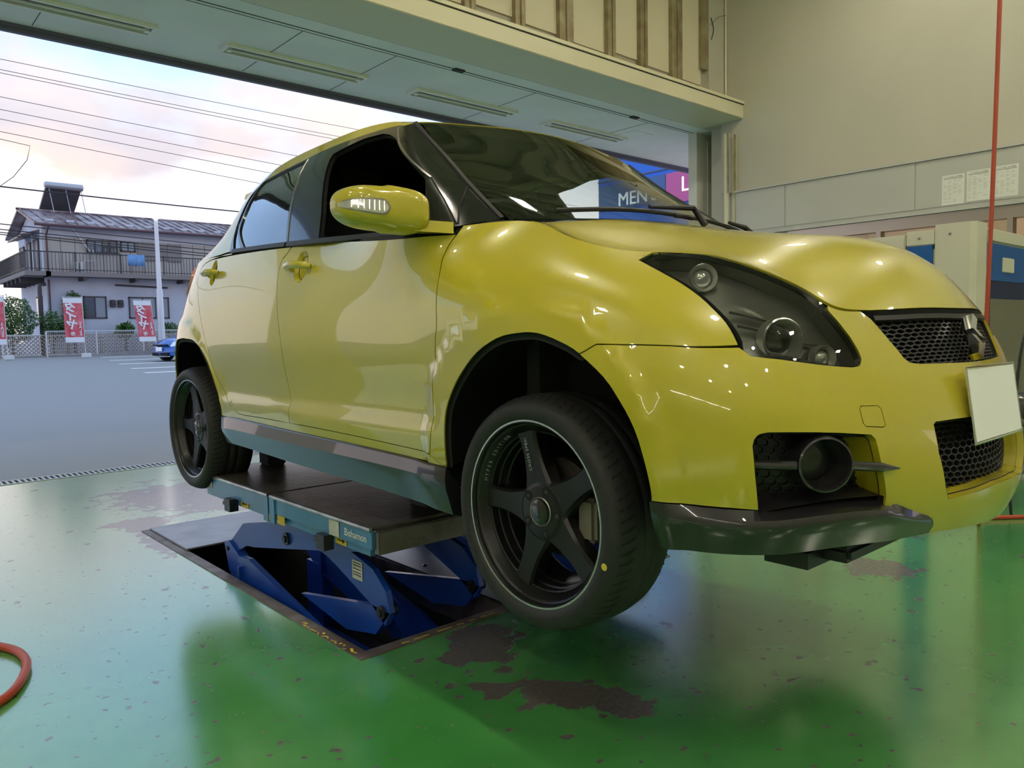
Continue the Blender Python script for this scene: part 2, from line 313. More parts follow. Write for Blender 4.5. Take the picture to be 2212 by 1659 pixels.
struct(MB().box((9.335, 5.96, 0), (9.9, 6.25, 3.69)).box((XW + .2, 5.40, 0), (9.9, 5.96, 4.6)).box((XW, 5.68, 3.69), (9.9, 6.0, 4.6)).build('wall_corner', M['wall']))
# pier between this bay and the next opening, then solid wall (left of the frame)
struct(MB().box((-.47, 5.36, 0), (-.05, 5.80, 3.70)).build('wall_pier', M['column'])); struct(MB().box((-9, 5.36, 0), (-2.3, 5.60, 3.70)).build('wall_front_low', M['wall']))
# rest of the room out of view
struct(MB().box((-9.2, -7, 0), (-9, 5.4, 6.6)).build('wall_left', M['wall'])); struct(MB().box((-9, -7.2, 0), (XW, -7, 6.6)).build('wall_back', M['wall']))
rf = struct(MB().box((-9.2, -7.2, 6.6), (XW + .2, 5.74, 6.7)).build('ceiling_roof', M['roofsheet']))
rb0 = None
for k in range(44):
    y = -6.9 + k * .285
    if rb0 is None: rb0 = MB().box((-9, 0, 6.50), (XW, .12, 6.6)).build('roof_rib', M['roofsheet'], rf); rb0.location.y = y
    else: o = rb0.copy(); COL.objects.link(o); o.parent = rf; o.location.y = y
# ------------------------------------------------------------------ ceiling lamps of the bay
LN = [(x, y) for y in (-5.2, -2.6, .2, 3.2) for x in (-5.5, -2.2, 1.0, 4.2, 7.2)]
l0 = None
for i, (x, y) in enumerate(LN):
    if l0 is None:
        l0 = thing('bay_lamp', 'square high bay lamp hanging under the ribbed roof above the bay', 'lamp', (x, y, 5.6), 'high bay lamps under the roof')
        MB().box((x - .2, y - .2, 5.52), (x + .2, y + .2, 5.62), .01).build('housing', M['lamp_body'], l0)
        MB().box((x - .11, y - .11, 5.505), (x + .11, y + .11, 5.519)).build('light_panel', M['lamp_on'], l0)
        MB().tube([(x, y, 5.62), (x, y, 6.5)], .012).build('hanger', M['lamp_body'], l0)
    else: copy_tree(l0, (x - LN[0][0], y - LN[0][1], 0))
# fluorescent strips on the far left wall behind the camera
for i, y in enumerate((-5.9, -3.7, -1.5, .7)):
    t = thing('wall_strip_lamp', ['strip lamp nearest the back corner on the left wall', 'second strip lamp from the back corner on the left wall', 'third strip lamp from the back corner on the left wall', 'strip lamp on the left wall nearest the door'][i], 'lamp', (-8.95, y, 3.2), 'strip lamps on the left wall')
    MB().box((-9.0, y - .95, 3.14), (-8.93, y + .95, 3.26), .008).build('housing', M['fixture'], t); MB().tube([(-8.90, y - .9, 3.2), (-8.90, y + .9, 3.2)], .022, 10).build('tube', M['strip_on'], t, True)
# fluorescent troughs in the canopy; dark inner colour stands for the recess shade
for i, x in enumerate((.78, 2.80, 4.83, 6.84)):
    nm = ('second', 'third', 'third', '')[i]
    lab = ['leftmost long fluorescent trough in the canopy ceiling, cut by the frame', 'fluorescent trough in the canopy above the sky, second from the left', 'fluorescent trough in the canopy ceiling above the car roof, third from the left', 'rightmost fluorescent trough in the canopy ceiling, above the windshield'][i]
    t = thing('canopy_light', lab, 'light', (x + .72, 6.96, 3.68), 'fluorescent troughs in the canopy')
    MB().box((x, 6.86, 3.655), (x + 1.44, 6.89, 3.69)).box((x, 7.05, 3.655), (x + 1.44, 7.08, 3.69)).box((x, 6.89, 3.655), (x + .03, 7.05, 3.69)).box((x + 1.41, 6.89, 3.655), (x + 1.44, 7.05, 3.69)).build('rim', M['fixture'], t)
    MB().box((x + .03, 6.89, 3.682), (x + 1.41, 7.05, 3.688)).build('reflector', M['fixture_shade'], t)
    MB().tube([(x + .07, 6.97, 3.665), (x + 1.37, 6.97, 3.665)], .014, 10).build('tube', M['tube'], t, True)
    for xx in (x + .04, x + 1.36): MB().box((xx, 6.945, 3.648), (xx + .04, 6.995, 3.684)).build('lamp_holder', M['fixture'], t)
# ------------------------------------------------------------------ outdoors: house, fence, banners, poles, wires, store
M['hwall'] = mat('house_plaster', (.60, .62, .72), .8, var=(.8, .16)); M['hwall2'] = mat('house_siding', (.50, .45, .41), .7, var=(1.2, .08)); M['hroof'] = mat('brown_roof', (.135, .075, .085), .42, .3, var=(1.4, .45, (.36, .30, .31)))
M['hwood'] = mat('dark_wood', (.06, .05, .055), .6); M['hdeck'] = mat('balcony_edge', (.22, .19, .19), .7); M['hglass'] = mat('dusk_window', (.10, .115, .14), .12, 0, .5); M['hcurtain'] = mat('window_curtain', (.30, .33, .38), .6)
M['shutter'] = mat('storm_shutter', (.25, .22, .21), .6); M['rail'] = mat('rail_iron', (.045, .045, .05), .5); M['gutter'] = mat('gutter_brown', (.10, .05, .06), .5); M['acwhite'] = mat('appliance_white', (.66, .67, .66), .5); M['tarp'] = mat('blue_cloth', (.16, .33, .62), .8, var=(6, .25))
M['heater'] = mat('heater_panel', (.13, .13, .15), .4, .4, var=(1.5, .3)); M['tank'] = mat('heater_tank', (.40, .41, .45), .35, .6)
M['leaf'] = mat('leaf_green', (.035, .10, .022), .6, var=(3, .5, (.09, .17, .035))); M['bark'] = mat('bark', (.09, .065, .05), .9)
M['fence'] = mat('white_fence', (.62, .63, .64), .45, .3); M['lattice'] = mat('brown_lattice', (.34, .26, .20), .75); M['kerb'] = mat('kerb_concrete', (.24, .235, .235), .85, var=(2, .2))
M['bannerred'] = mat('banner_red', (.62, .05, .075), .75, var=(3, .25, (.70, .22, .24))); M['bannerwhite'] = mat('banner_white', (.80, .79, .82), .75); M['poleg'] = mat('lamp_post', (.66, .68, .72), .4, .3)
M['lampglow'] = mat('street_lamp_glow', (1, 1, 1), .5, emis=(1, .95, .85), es=14); M['wire'] = mat('wire_black', (.03, .03, .035), .7); M['concrete'] = mat('pole_concrete', (.32, .31, .30), .8)
def housewin(parent, x0, x1, z0, z1, y, npane=2, dark='hglass', frame='hwood'):
    w = MB().box((x0, y - .06, z0), (x1, y, z0 + .06)).box((x0, y - .06, z1 - .06), (x1, y, z1)).box((x0, y - .06, z0), (x0 + .06, y, z1)).box((x1 - .06, y - .06, z0), (x1, y, z1)).build('window', M[frame], parent)
    for k in range(npane):
        a = x0 + .05 + (x1 - x0 - .1) * k / npane; c = x0 + .05 + (x1 - x0 - .1) * (k + 1) / npane
        MB().box((a + .012, y - .03, z0 + .05), (c - .012, y - .02, z1 - .05)).build('pane', M[dark] if isinstance(dark, str) else M[dark[k % len(dark)]], w)
        if k: MB().box((a - .025, y - .05, z0 + .05), (a + .025, y - .012, z1 - .05)).build('mullion', M[frame], w)
    return w
HY = 42.0; GZ = .41
H = thing('house', 'two-storey white house with brown metal roof and a railed balcony', 'house', (12.5, 45, GZ))
MB().box((7.95, HY, GZ), (19, 48.4, 4.2)).build('lower_wall', M['hwall'], H)
MB().box((7.95, HY + .02, 4.2), (19, 48.4, 6.62)).prism([(HY + .02, 6.62), (48.4, 6.62), (45.2, 7.55)], 0, 7.98, 18.9).build('upper_wall', M['hwall2'], H)
MB().box((7.93, HY, 6.05), (19, HY + .03, 6.62)).build('frieze', M['hwall'], H)
MB().prism([(HY + .3, 4.25), (48.2, 4.25), (48.2, 6.6), (45.2, 7.5), (HY + .3, 6.6)], 0, 7.92, 7.96).build('gable_wall', M['hwall'], H)
for x in np.arange(8.6, 18.9, .62): MB().box((float(x), HY + .005, 4.3), (float(x) + .025, HY + .03, 6.05)).build('siding_joint', M['hdeck'], H)
rfm = MB(); rz = lambda y: 6.58 + (7.66 - 6.58) * (y - 41.35) / (45.2 - 41.35)
rfm.add([(7.45, 41.35, 6.60), (19.4, 41.35, 6.60), (19.4, 45.2, 7.68), (7.45, 45.2, 7.68), (19.4, 49.0, 6.60), (7.45, 49.0, 6.60), (7.45, 41.35, 6.50), (19.4, 41.35, 6.50), (19.4, 45.2, 7.58), (7.45, 45.2, 7.58), (19.4, 49.0, 6.50), (7.45, 49.0, 6.50)], [(0, 1, 2, 3), (3, 2, 4, 5), (6, 9, 8, 7), (9, 11, 10, 8), (0, 6, 7, 1), (4, 10, 11, 5), (0, 3, 9, 6), (3, 5, 11, 9), (1, 7, 8, 2), (2, 8, 10, 4)])
ro = rfm.build('roof', M['hroof'], H); s0 = None
for k in range(27):
    x = 7.5 + k * .44
    if s0 is None: s0 = MB().add([(0, 41.34, 6.60), (.05, 41.34, 6.60), (.05, 45.2, 7.68), (0, 45.2, 7.68), (0, 41.34, 6.655), (.05, 41.34, 6.655), (.05, 45.2, 7.735), (0, 45.2, 7.735)], [(4, 5, 6, 7), (0, 1, 5, 4), (1, 2, 6, 5), (3, 0, 4, 7)]).build('roof_seam', M['hroof'], ro); s0.location.x = x
    else: o = s0.copy(); COL.objects.link(o); o.parent = ro; o.location.x = x
MB().tube([(7.4, 45.2, 7.70), (19.4, 45.2, 7.70)], .06, 8).build('ridge_cap', M['hroof'], ro); MB().tube([(7.45, 41.28, 6.5), (19.4, 41.28, 6.5)], .065, 8).build('gutter', M['gutter'], H)
sn = None
for k in range(13):
    x = 8.0 + k * .88
    if sn is None: sn = MB().box((0, 41.78, rz(41.78) + .05), (.34, 41.82, rz(41.8) + .14)).build('snow_guard', M['hwall'], ro); sn.location.x = x
    else: o = sn.copy(); COL.objects.link(o); o.parent = ro; o.location.x = x
MB().tube([(8.02, 41.3, 6.45), (8.02, 41.9, 6.1), (8.02, 41.92, 4.2)], .04, 6).tube([(8.02, 41.9, 4.0), (8.02, 41.9, .5)], .04, 6).build('downpipe', M['gutter'], H)
bal = MB().box((7.75, 40.95, 4.12), (19, 42.0, 4.32)).box((6.9, 40.95, 4.12), (7.95, 48.4, 4.32)).build('balcony_floor', M['hdeck'], H)
for y in (42.5, 43.6, 44.7, 45.8, 46.9): MB().box((6.95, y, 3.88), (7.95, y + .14, 4.12)).build('joist', M['hwood'], bal)
for x in (9.3, 11.6, 13.9, 16.2): MB().box((x, 41.0, 3.95), (x + .14, 42.0, 4.12)).build('joist', M['hwood'], bal)
rl_ = MB().box((6.92, 40.97, 5.20), (19, 41.02, 5.25)).box((6.92, 40.985, 4.42), (19, 41.01, 4.45)).box((6.92, 41.0, 5.20), (6.97, 48.4, 5.25)).box((6.93, 41.0, 4.42), (6.955, 48.4, 4.45)).build('balcony_rail', M['rail'], H); b0 = None
for k in range(78):
    if b0 is None: b0 = MB().box((0, 40.985, 4.32), (.02, 41.005, 5.2)).build('baluster', M['rail'], rl_); b0.location.x = 7.0
    else: o = b0.copy(); COL.objects.link(o); o.parent = rl_; o.location.x = 7.0 + k * .145
for k in range(48): o = b0.copy(); COL.objects.link(o); o.parent = rl_; o.location = (6.935, .15 + k * .15, 0)
for x in (6.93, 8.95, 10.95, 12.95, 15): MB().box((x, 40.97, 4.3), (x + .05, 41.02, 5.25)).build('rail_post', M['rail'], rl_)
w1 = housewin(H, 9.72, 11.12, 5.36, 6.0, HY, 4, ('hcurtain', 'hcurtain', 'hglass', 'hglass')); housewin(H, 11.25, 11.95, 5.5, 6.0, HY, 2, 'hcurtain')
g_ = MB().box((9.68, 41.72, 5.66), (11.16, 41.76, 5.70)).box((9.68, 41.72, 5.33), (11.16, 41.76, 5.36))
for k in range(11): g_.box((9.70 + k * .143, 41.73, 5.36), (9.72 + k * .143, 41.75, 5.66))
tag(g_.build('window_guard', M['rail'], w1), kind='stuff')
MB().box((12.05, 41.93, 5.12), (13.1, HY, 5.98)).box((13.5, 41.93, 5.12), (14.2, HY, 5.98)).build('storm_shutter', M['shutter'], H); MB().box((13.1, 41.96, 5.15), (13.5, HY, 5.95)).build('window_gap', M['hglass'], H)
housewin(H, 9.45, 10.48, 2.16, 3.25, HY, 2, ('hglass', 'hcurtain')); housewin(H, 11.5, 13.45, 2.16, 3.25, HY, 3, 'hcurtain')
sw_ = MB().box((7.93, 43.1, 2.2), (7.95, 44.6, 3.3)).build('side_window', M['hwood'], H); MB().box((7.915, 43.2, 2.28), (7.93, 44.5, 3.22)).build('pane', M['hglass'], sw_)
for y0, y1, z0, z1 in ((43.0, 44.2, 4.5, 6.05), (44.9, 45.9, 4.5, 6.05), (46.6, 47.8, 5.0, 6.0)):
    q = MB().box((7.86, y0, z0), (7.92, y1, z1)).build('side_door', M['hwood'], H); MB().box((7.85, y0 + .12, z0 + .1), (7.86, (y0 + y1) / 2 - .04, z1 - .1)).build('pane', M['hcurtain'], q)
for y0, y1 in ((42.8, 44.6), (44.8, 46.4)): MB().prism([(7.92, 6.35), (7.92, 6.45), (7.15, 6.18), (7.15, 6.10)], 1, y0, y1).build('awning', M['hroof'], H)
MB().tube([(9.15, 41.86, 6.5), (9.75, 41.86, 5.55), (9.85, 41.86, 5.4)], .035, 6).build('white_pipe', M['acwhite'], H); MB().tube([(9.98, 41.86, 5.5), (9.98, 41.86, 4.95), (9.55, 41.86, 4.95), (9.55, 41.86, 4.4)], .035, 6).build('white_pipe', M['acwhite'], H)
MB().tube([(10.9, 41.9, 3.82), (13.4, 41.9, 3.74)], .04, 6).build('wall_pipe', M['hwood'], H)
for x in (10.62, 10.98): m_ = MB().box((x, 41.85, 2.72), (x + .26, HY, 3.08), .02).lathe([(.0001, -.06), (.08, -.05), (.09, 0)], (x + .13, 41.85, 2.95), (0, 1, 0), 14).build('power_meter', M['hwood'], H)
t = thing('solar_water_heater', 'grey solar water heater propped on the house roof ridge', 'water heater', (9.5, 45.2, 7.7))
MB().add([(8.55, 46.6, 7.5), (10.15, 46.6, 7.5), (10.35, 45.0, 8.95), (8.75, 45.0, 8.95), (8.55, 46.7, 7.6), (10.15, 46.7, 7.6), (10.35, 45.1, 9.05), (8.75, 45.1, 9.05)], [(0, 3, 2, 1), (4, 5, 6, 7), (0, 1, 5, 4), (1, 2, 6, 5), (2, 3, 7, 6), (3, 0, 4, 7)]).build('collector_panel', M['heater'], t)
MB().tube([(8.65, 45.0, 8.98), (8.72, 45.0, 8.98), (10.38, 45.0, 8.98), (10.42, 45.0, 8.98)], [.10, .17, .17, .10], 14).build('tank', M['tank'], t, True)
for x in (8.85, 9.6, 10.3): MB().tube([(x, 45.0, 8.9), (x + .12, 44.7, 7.6)], .018, 5).build('strut', M['tank'], t)
for x in (9.05, 9.28): 
    ac = thing('air_conditioner_unit', ('white outdoor unit on the balcony nearest the corner downpipe', 'white outdoor unit on the balcony beside the white drain pipe')[x > 9.1], 'appliance', (x, 41.6, 4.32), 'units on the balcony'); MB().box((x, 41.45, 4.32), (x + .17, 41.8, 4.86), .02).build('casing', M['acwhite'], ac); MB().box((x + .03, 41.44, 4.4), (x + .14, 41.452, 4.5)).build('vent', M['hdeck'], ac)
V = []; n = 9
for i in range(n):
    x = 11.28 + .78 * i / (n - 1); w = .03 * math.sin(i * 2.1)
    V += [(x, 41.04, 5.22), (x, 40.94, 5.27), (x, 40.93 + w, 4.95), (x, 40.94 + w, 4.72 + .02 * math.sin(i * 1.3)), (x, 40.955 + w, 4.72 + .02 * math.sin(i * 1.3)), (x, 40.945 + w, 4.95), (x, 40.955, 5.25)]
F = [(7 * i + k, 7 * i + k + 1, 7 * i + 8 + k, 7 * i + 7 + k) for i in range(n - 1) for k in range(6)]
tag(mesh_from('hung_cloth', V, F, M['tarp'], None, True), 'light blue cloth hung over the balcony railing', 'cloth')
# leafy shrubs
def leaves(name, label, c, r, n, cat='shrub', leaf=.11, trunk=True, parts=None):
    t = thing(name, label, cat, (c[0], c[1], GZ)); V = []; F = []; rnd = random.Random(int(c[0] * 100))
    for k in range(n):
        while True:
            p = Vector((rnd.uniform(-1, 1), rnd.uniform(-1, 1), rnd.uniform(-1, 1)))
            if .25 < p.length < 1: break
        lump = 1 + .16 * math.sin(5 * p.x + 3) * math.sin(6 * p.z + 1)
        q = Vector((c[0] + p.x * r[0] * lump, c[1] + p.y * r[1] * lump, c[2] + p.z * r[2] * lump)); d = Vector((rnd.gauss(0, 1), rnd.gauss(0, 1), rnd.gauss(0, .7))).normalized(); e = d.orthogonal().normalized() * leaf * .32; d *= leaf * rnd.uniform(.6, 1.1)
        b_ = len(V); V += [tuple(q), tuple(q + d * .5 + e), tuple(q + d), tuple(q + d * .5 - e)]; F.append((b_, b_ + 1, b_ + 2, b_ + 3))
    tag(mesh_from('foliage', V, F, M['leaf'], t), kind='stuff')
    if trunk:
        MB().tube([(c[0], c[1], GZ), (c[0] + .05, c[1], c[2] - r[2] * .3), (c[0] - .05, c[1], c[2] + r[2] * .3)], [.07, .05, .02], 7).build('trunk', M['bark'], t, True)
    return t
leaves('garden_tree', 'large dense green tree left of the house behind the fence', (6.25, 40.9, 2.0), (1.05, .8, 1.15), 5200); leaves('garden_shrub', 'small green shrub in front of the house corner post', (7.85, 41.0, 1.75), (.42, .35, .8), 1300); leaves('garden_shrub', 'light green bush just left of the tall banner', (8.45, 40.9, 1.65), (.40, .35, .55), 1300)
leaves('climbing_ivy', 'dark ivy climbing the white wall beside the ground floor window', (8.95, 41.75, 2.5), (.50, .2, .95), 2200, 'plant'); leaves('spiky_plant', 'spiky green plant below the power meters', (11.05, 41.2, 1.55), (.32, .3, .35), 500, 'plant', .24); leaves('low_bush', 'low green bush at the foot of the lamp post', (13.0, 40.9, 1.6), (.5, .3, .35), 900)
MB_ = thing('drain_stack', 'thick dark drain pipe standing at the house corner', 'pipe', (7.55, 41.4, GZ)); MB().tube([(7.78, 41.5, 3.75), (7.55, 41.4, 3.72), (7.53, 41.4, 3.5), (7.53, 41.4, GZ)], .09, 10).build('pipe', M['hwood'], MB_, True)
# fence: posts and rails as parts, wire mesh and lattice as stuff
def fence(x0, x1, label, top):
    f = thing('mesh_fence', label, 'fence', ((x0 + x1) / 2, 39.0, .38), 'white mesh fences'); z0 = .385
    MB().tube([(x0, 39, top), (x1, 39, top)], .022, 6).build('top_rail', M['fence'], f); MB().tube([(x0, 39, z0 + .08), (x1, 39, z0 + .08)], .012, 6).build('bottom_rail', M['fence'], f)
    x = x0
    while x <= x1 + .01: MB().tube([(x, 39, z0), (x, 39, top)], .032, 8).build('post', M['fence'], f, True); x += 2.0
    m = MB(); n = int((x1 - x0) / .075)
    for k in range(n): m.box((x0 + k * .075, 38.996, z0 + .06), (x0 + k * .075 + .011, 39.004, top + .03))
    for z in np.arange(z0 + .12, top, .16): m.box((x0, 38.995, float(z)), (x1, 39.005, float(z) + .009))
    tag(m.build('wire_mesh', M['fence'], f), kind='stuff')
fence(3.6, 7.05, 'white wire mesh fence left of the gap, below the big tree', 1.36); fence(7.25, 21.25, 'long white wire mesh fence in front of the white house', 1.52)
f = thing('lattice_fence', 'brown diagonal lattice fence behind the white mesh', 'fence', (12, 39.5, .39)); m = MB()
for k in range(105):
    x = 3.6 + k * .17
    for sg in (1, -1):
        a = (x, 39.5 + .012 * sg, .42); c = (x + sg * .92, 39.5 + .012 * sg, 1.34); m.add([(a[0] - .03, a[1], a[2]), (a[0] + .03, a[1], a[2]), (c[0] + .03, c[1], c[2]), (c[0] - .03, c[1], c[2]), (a[0] - .03, a[1] + .01, a[2]), (a[0] + .03, a[1] + .01, a[2]), (c[0] + .03, c[1] + .01, c[2]), (c[0] - .03, c[1] + .01, c[2])], [(0, 1, 2, 3), (7, 6, 5, 4), (0, 3, 7, 4), (1, 5, 6, 2)])
tag(m.build('lattice_slats', M['lattice'], f), kind='stuff'); MB().box((3.4, 39.47, 1.32), (21.6, 39.53, 1.38)).build('cap_rail', M['lattice'], f)
for k in range(10): MB().box((3.5 + k * 2, 39.46, .40), (3.58 + k * 2, 39.54, 1.36)).build('post', M['lattice'], f)
k_o = struct(MB().add([(9.0, 38.3, .36), (24, 38.3, .36), (24, 38.85, .38), (8.2, 38.85, .38), (10.4, 38.4, .56), (24, 38.4, .56), (24, 38.85, .56), (10.4, 38.85, .56)], [(0, 1, 5, 4), (4, 5, 6, 7), (0, 4, 7, 3)]).build('trim_4', M['kerb'])); k_o['label'] = 'concrete kerb below the fence'
for k, (x, y) in enumerate(((8.9, 36.9), (8.35, 33.4), (7.85, 30.2), (7.35, 26.9), (7.0, 24.3))):
    z = .0201 * (y - 20) + .004; lo_ = MB().add([(x, y - .22, z - .003), (x + 7, y - .22, z - .003), (x + 7, y + .22, z + .006), (x, y + .22, z + .006)], [(0, 1, 2, 3)]).build('floor_line', M['linewhite']); struct(lo_)
# banners seen from behind: the print shows through mirrored
def banner(x0, x1, zt, zb, sway, label):
    t = thing('sale_banner', label, 'banner', (x1 + .02, 37, .35), 'red and white shop banners')
    def P(u, v, d=0): return Vector((x0 + (x1 - x0) * u + sway * (1 - v) * .9, 37 + .05 * math.sin(u * 5) * (1 - u) - d, zb + (zt - zb) * v))
    n = 10
    def strip(name, v0, v1, m):
        V = []; 
        for j in range(5):
            for i in range(n + 1): V.append(P(i / n, v0 + (v1 - v0) * j / 4))
        V += [v + Vector((0, .006, 0)) for v in V]; N_ = 5 * (n + 1)
        F = [(j * (n + 1) + i, j * (n + 1) + i + 1, (j + 1) * (n + 1) + i + 1, (j + 1) * (n + 1) + i) for j in range(4) for i in range(n)]; F += [tuple(N_ + q for q in f[::-1]) for f in F]
        return mesh_from(name, V, F, m, t, True)
    strip('cloth_head', .885, 1, M['bannerwhite']); strip('cloth', .115, .885, M['bannerred']); strip('cloth_foot', 0, .115, M['bannerwhite'])
    px = x1 + .03 + sway * .0
    MB().tube([(x1 + .02 + sway * .9 * .95, 37.02, .50), (x1 + .02, 37.02, zt + .06)], .016, 8).tube([(x0 - .01, 37.02, zt + .03), (x1 + .05, 37.02, zt + .03)], .012, 6).build('pole', M['acwhite'], t)
    MB().box((x1 - .12 + sway * .9, 36.85, .345), (x1 + .22 + sway * .9, 37.15, .55), .03).build('weight_base', M['acwhite'], t)
    w = x1 - x0; exv = Vector((-1, 0, 0)); 
    for ch, u, v, s in (('タ', .34, .77, .64), ('イ', .36, .575, .64), ('ヤ', .38, .385, .64), ('市', .42, .185, .26)): text_mesh('lettering', ch, s * w, M['bannerwhite'], t, P(u, v, .035), exv, (0, 0, 1), .002, bold=.035)
    for k, ch in enumerate('SALE'): text_mesh('lettering', ch, .26 * w, M['bannerwhite'], t, P(.83, .42 - .078 * k, .02), exv, (0, 0, 1), .002, bold=.02)
banner(7.55, 8.27, 2.91, 1.02, .03, 'red tyre banner hanging straight, in front of the ivy and ground floor window'); banner(10.32, 11.04, 2.83, 1.0, .22, 'leaning red tyre banner next to the lamp post'); banner(4.75, 5.42, 2.93, .98, .05, 'red banner cut by the left edge of the photo')
t = thing('lamp_post', 'tall white street lamp post with a lit head', 'lamp post', (11.78, 38, .37)); MB().tube([(11.78, 38, .37), (11.78, 38, 3.4), (11.78, 38, 3.42), (11.77, 38, 6.65)], [.16, .145, .115, .085], 16).build('post', M['poleg'], t, True); MB().lathe([(.0001, .16), (.12, .12), (.14, 0), (.06, -.06)], (11.77, 38, 6.7), (0, 0, 1), 16).build('lamp_head', M['lampglow'], t, True)
t = thing('notice_board', 'small poster board with portraits beside the lamp post', 'sign', (14.0, 38.9, .5)); MB().box((13.25, 38.75, 1.0), (14.0, 38.78, 2.1)).build('board', M['bannerwhite'], t); MB().box((13.3, 38.74, 1.9), (13.95, 38.755, 2.05)).build('green_band', mat('band', (.08, .3, .2)), t)
MB().lathe([(.0001, 0), (.13, 0)], (13.47, 38.745, 1.62), (0, 1, 0), 16).lathe([(.0001, 0), (.13, 0)], (13.8, 38.745, 1.62), (0, 1, 0), 16).build('portrait', mat('skin_print', (.6, .42, .34)), t); MB().tube([(13.6, 38.76, .40), (13.6, 38.76, 1.0)], .03).build('leg', M['acwhite'], t)
# wires
def wire(name, pts, r, label, grp='overhead wires'): tag(MB().tube(pts, r, 5).build(name, M['wire'], None, True), label, 'wire', grp)
wl_ = [('highest overhead wire crossing the sky below the canopy', 34, 11.46, 11.31), ('upper wire of the close pair crossing the sky', 34, 11.08, 10.84), ('lower wire of the close pair crossing the sky', 34, 10.96, 10.69), ('wire crossing the sky below the close pair', 34, 10.09, 9.62), ('wire crossing the middle of the warm cloud', 34, 9.63, 9.06), ('second wire from the bottom of the sky group', 34, 9.28, 8.62), ('lowest wire of the sky group, ending at the rear window', 34, 8.82, 8.06)]
for lab, y, z0, z1 in wl_: wire('power_line', [(x, y, z0 + (z1 - z0) * (x - 5.3) / 9.85 + .0006 * (x - 5) * (x - 16)) for x in np.linspace(-14, 36, 14)], .011, lab)
wire('telephone_cable', [(x, 36, 7.16 - .014 * (x - 5.4) + .001 * (x - 5) * (x - 15)) for x in np.linspace(-12, 34, 14)], .028, 'thick cable passing just above the house roof')
for k, (z, dz) in enumerate(((6.04, -.04), (5.82, -.043), (5.70, -.05), (5.62, -.055))): wire('service_cable', [(x, 38.6 + .05 * k, z + dz * (x - 5.7)) for x in np.linspace(-6, 26, 12)], .022, ['topmost black cable in front of the house upper floor', 'second black cable in front of the house upper floor', 'third black cable in front of the house upper floor', 'lowest black cable in front of the house upper floor'][k])
wire('loose_cable', [(4.0, 33, 8.5), (5.05, 33, 8.33), (5.97, 33, 8.22), (5.85, 33, 7.7), (5.4, 33, 7.05), (4.9, 33, 6.6), (4.0, 33, 6.2)], .012, 'loose cable bending down at the left edge of the sky')
t = thing('utility_pole', 'concrete utility pole with transformer seen through the windshield', 'utility pole', (26, 27.9, 0)); MB().tube([(26, 27.9, 0), (26, 27.9, 12)], [.2, .14], 12).build('pole', M['concrete'], t, True); MB().tube([(26.45, 27.7, 6.6), (26.45, 27.7, 7.5)], .3, 14).build('transformer', M['concrete'], t, True); MB().box((25.2, 27.85, 10.9), (26.8, 27.95, 11.0)).build('cross_arm', M['concrete'], t)
# blue clothing store across the lot
M['sblue'] = mat('store_blue', (.012, .16, .72), .45); M['sblue2'] = mat('store_slate_blue', (.06, .14, .34), .5); M['spink'] = mat('store_pink', (.62, .12, .33), .5); M['swhite'] = mat('store_white', (.8, .8, .8), .5, emis=(1, 1, 1), es=.35); M['sgrey'] = mat('store_grey', (.5, .5, .52), .6)
S = thing('store_building', 'blue clothing store with large sign panels beyond the forecourt', 'building', (20, 10, 0)); SX = 17.0
MB().box((SX, -8, 0), (SX + 12, 15.2, 6.4)).build('walls', M['sblue'], S); MB().box((SX - .06, -8, 6.0), (SX + .02, 15.25, 6.2)).build('parapet_trim', M['sblue2'], S); MB().box((SX - .03, 9, 5.34), (SX, 15.2, 5.37)).build('panel_joint', M['fascia'], S)
MB().box((SX - .05, 12.78, 4.52), (SX, 15.15, 5.22)).build('sign_panel', M['sblue2'], S); MB().box((SX - .05, 9.6, 4.42), (SX, 12.76, 5.22)).build('sign_panel', M['spink'], S)
text_mesh('sign_lettering', "MEN'S", .52, M['swhite'], S, (SX - .06, 13.72, 4.74), (0, -1, 0), (0, 0, 1), .01); text_mesh('sign_lettering', 'LADIES', .55, M['swhite'], S, (SX - .06, 11.42, 4.85), (0, -1, 0), (0, 0, 1), .01)
for k in range(6): MB().box((SX - .04, 9 + k, .3), (SX, 9.9 + k, 3.4)).build('shop_window', M['hcurtain'], S)
# ------------------------------------------------------------------ scissor lifts, cover plates, jack pads
M['blue'] = mat('lift_blue', (.035, .19, .40), .38, 0, .3, var=(6, .25))
M['deepblue'] = mat('arm_blue', (.006, .058, .38), .38, 0, .15, var=(5, .25))
M['deck'] = mat('worn_deck', (.075, .062, .052), .34, .5, var=(5, .5, (.17, .155, .14)), bump=(60, .1))
M['deckedge'] = mat('bare_edge', (.42, .43, .45), .3, .8, var=(14, .4))
M['plate'] = mat('cover_plate_steel', (.42, .41, .43), .38, .6, var=(4, .35), bump=(25, .04))
M['plate_d'] = mat('dark_cover_plate', (.10, .105, .13), .33, .6, var=(6, .3))
M['sticker'] = mat('sticker', (.55, .55, .47), .5, var=(60, .2)); M['stickyellow'] = mat('yellow_sticker', (.55, .42, .03), .5); M['print'] = mat('black_print', (.02, .02, .02), .6)
M['pin'] = mat('pivot_pin', (.03, .032, .04), .4, .6)
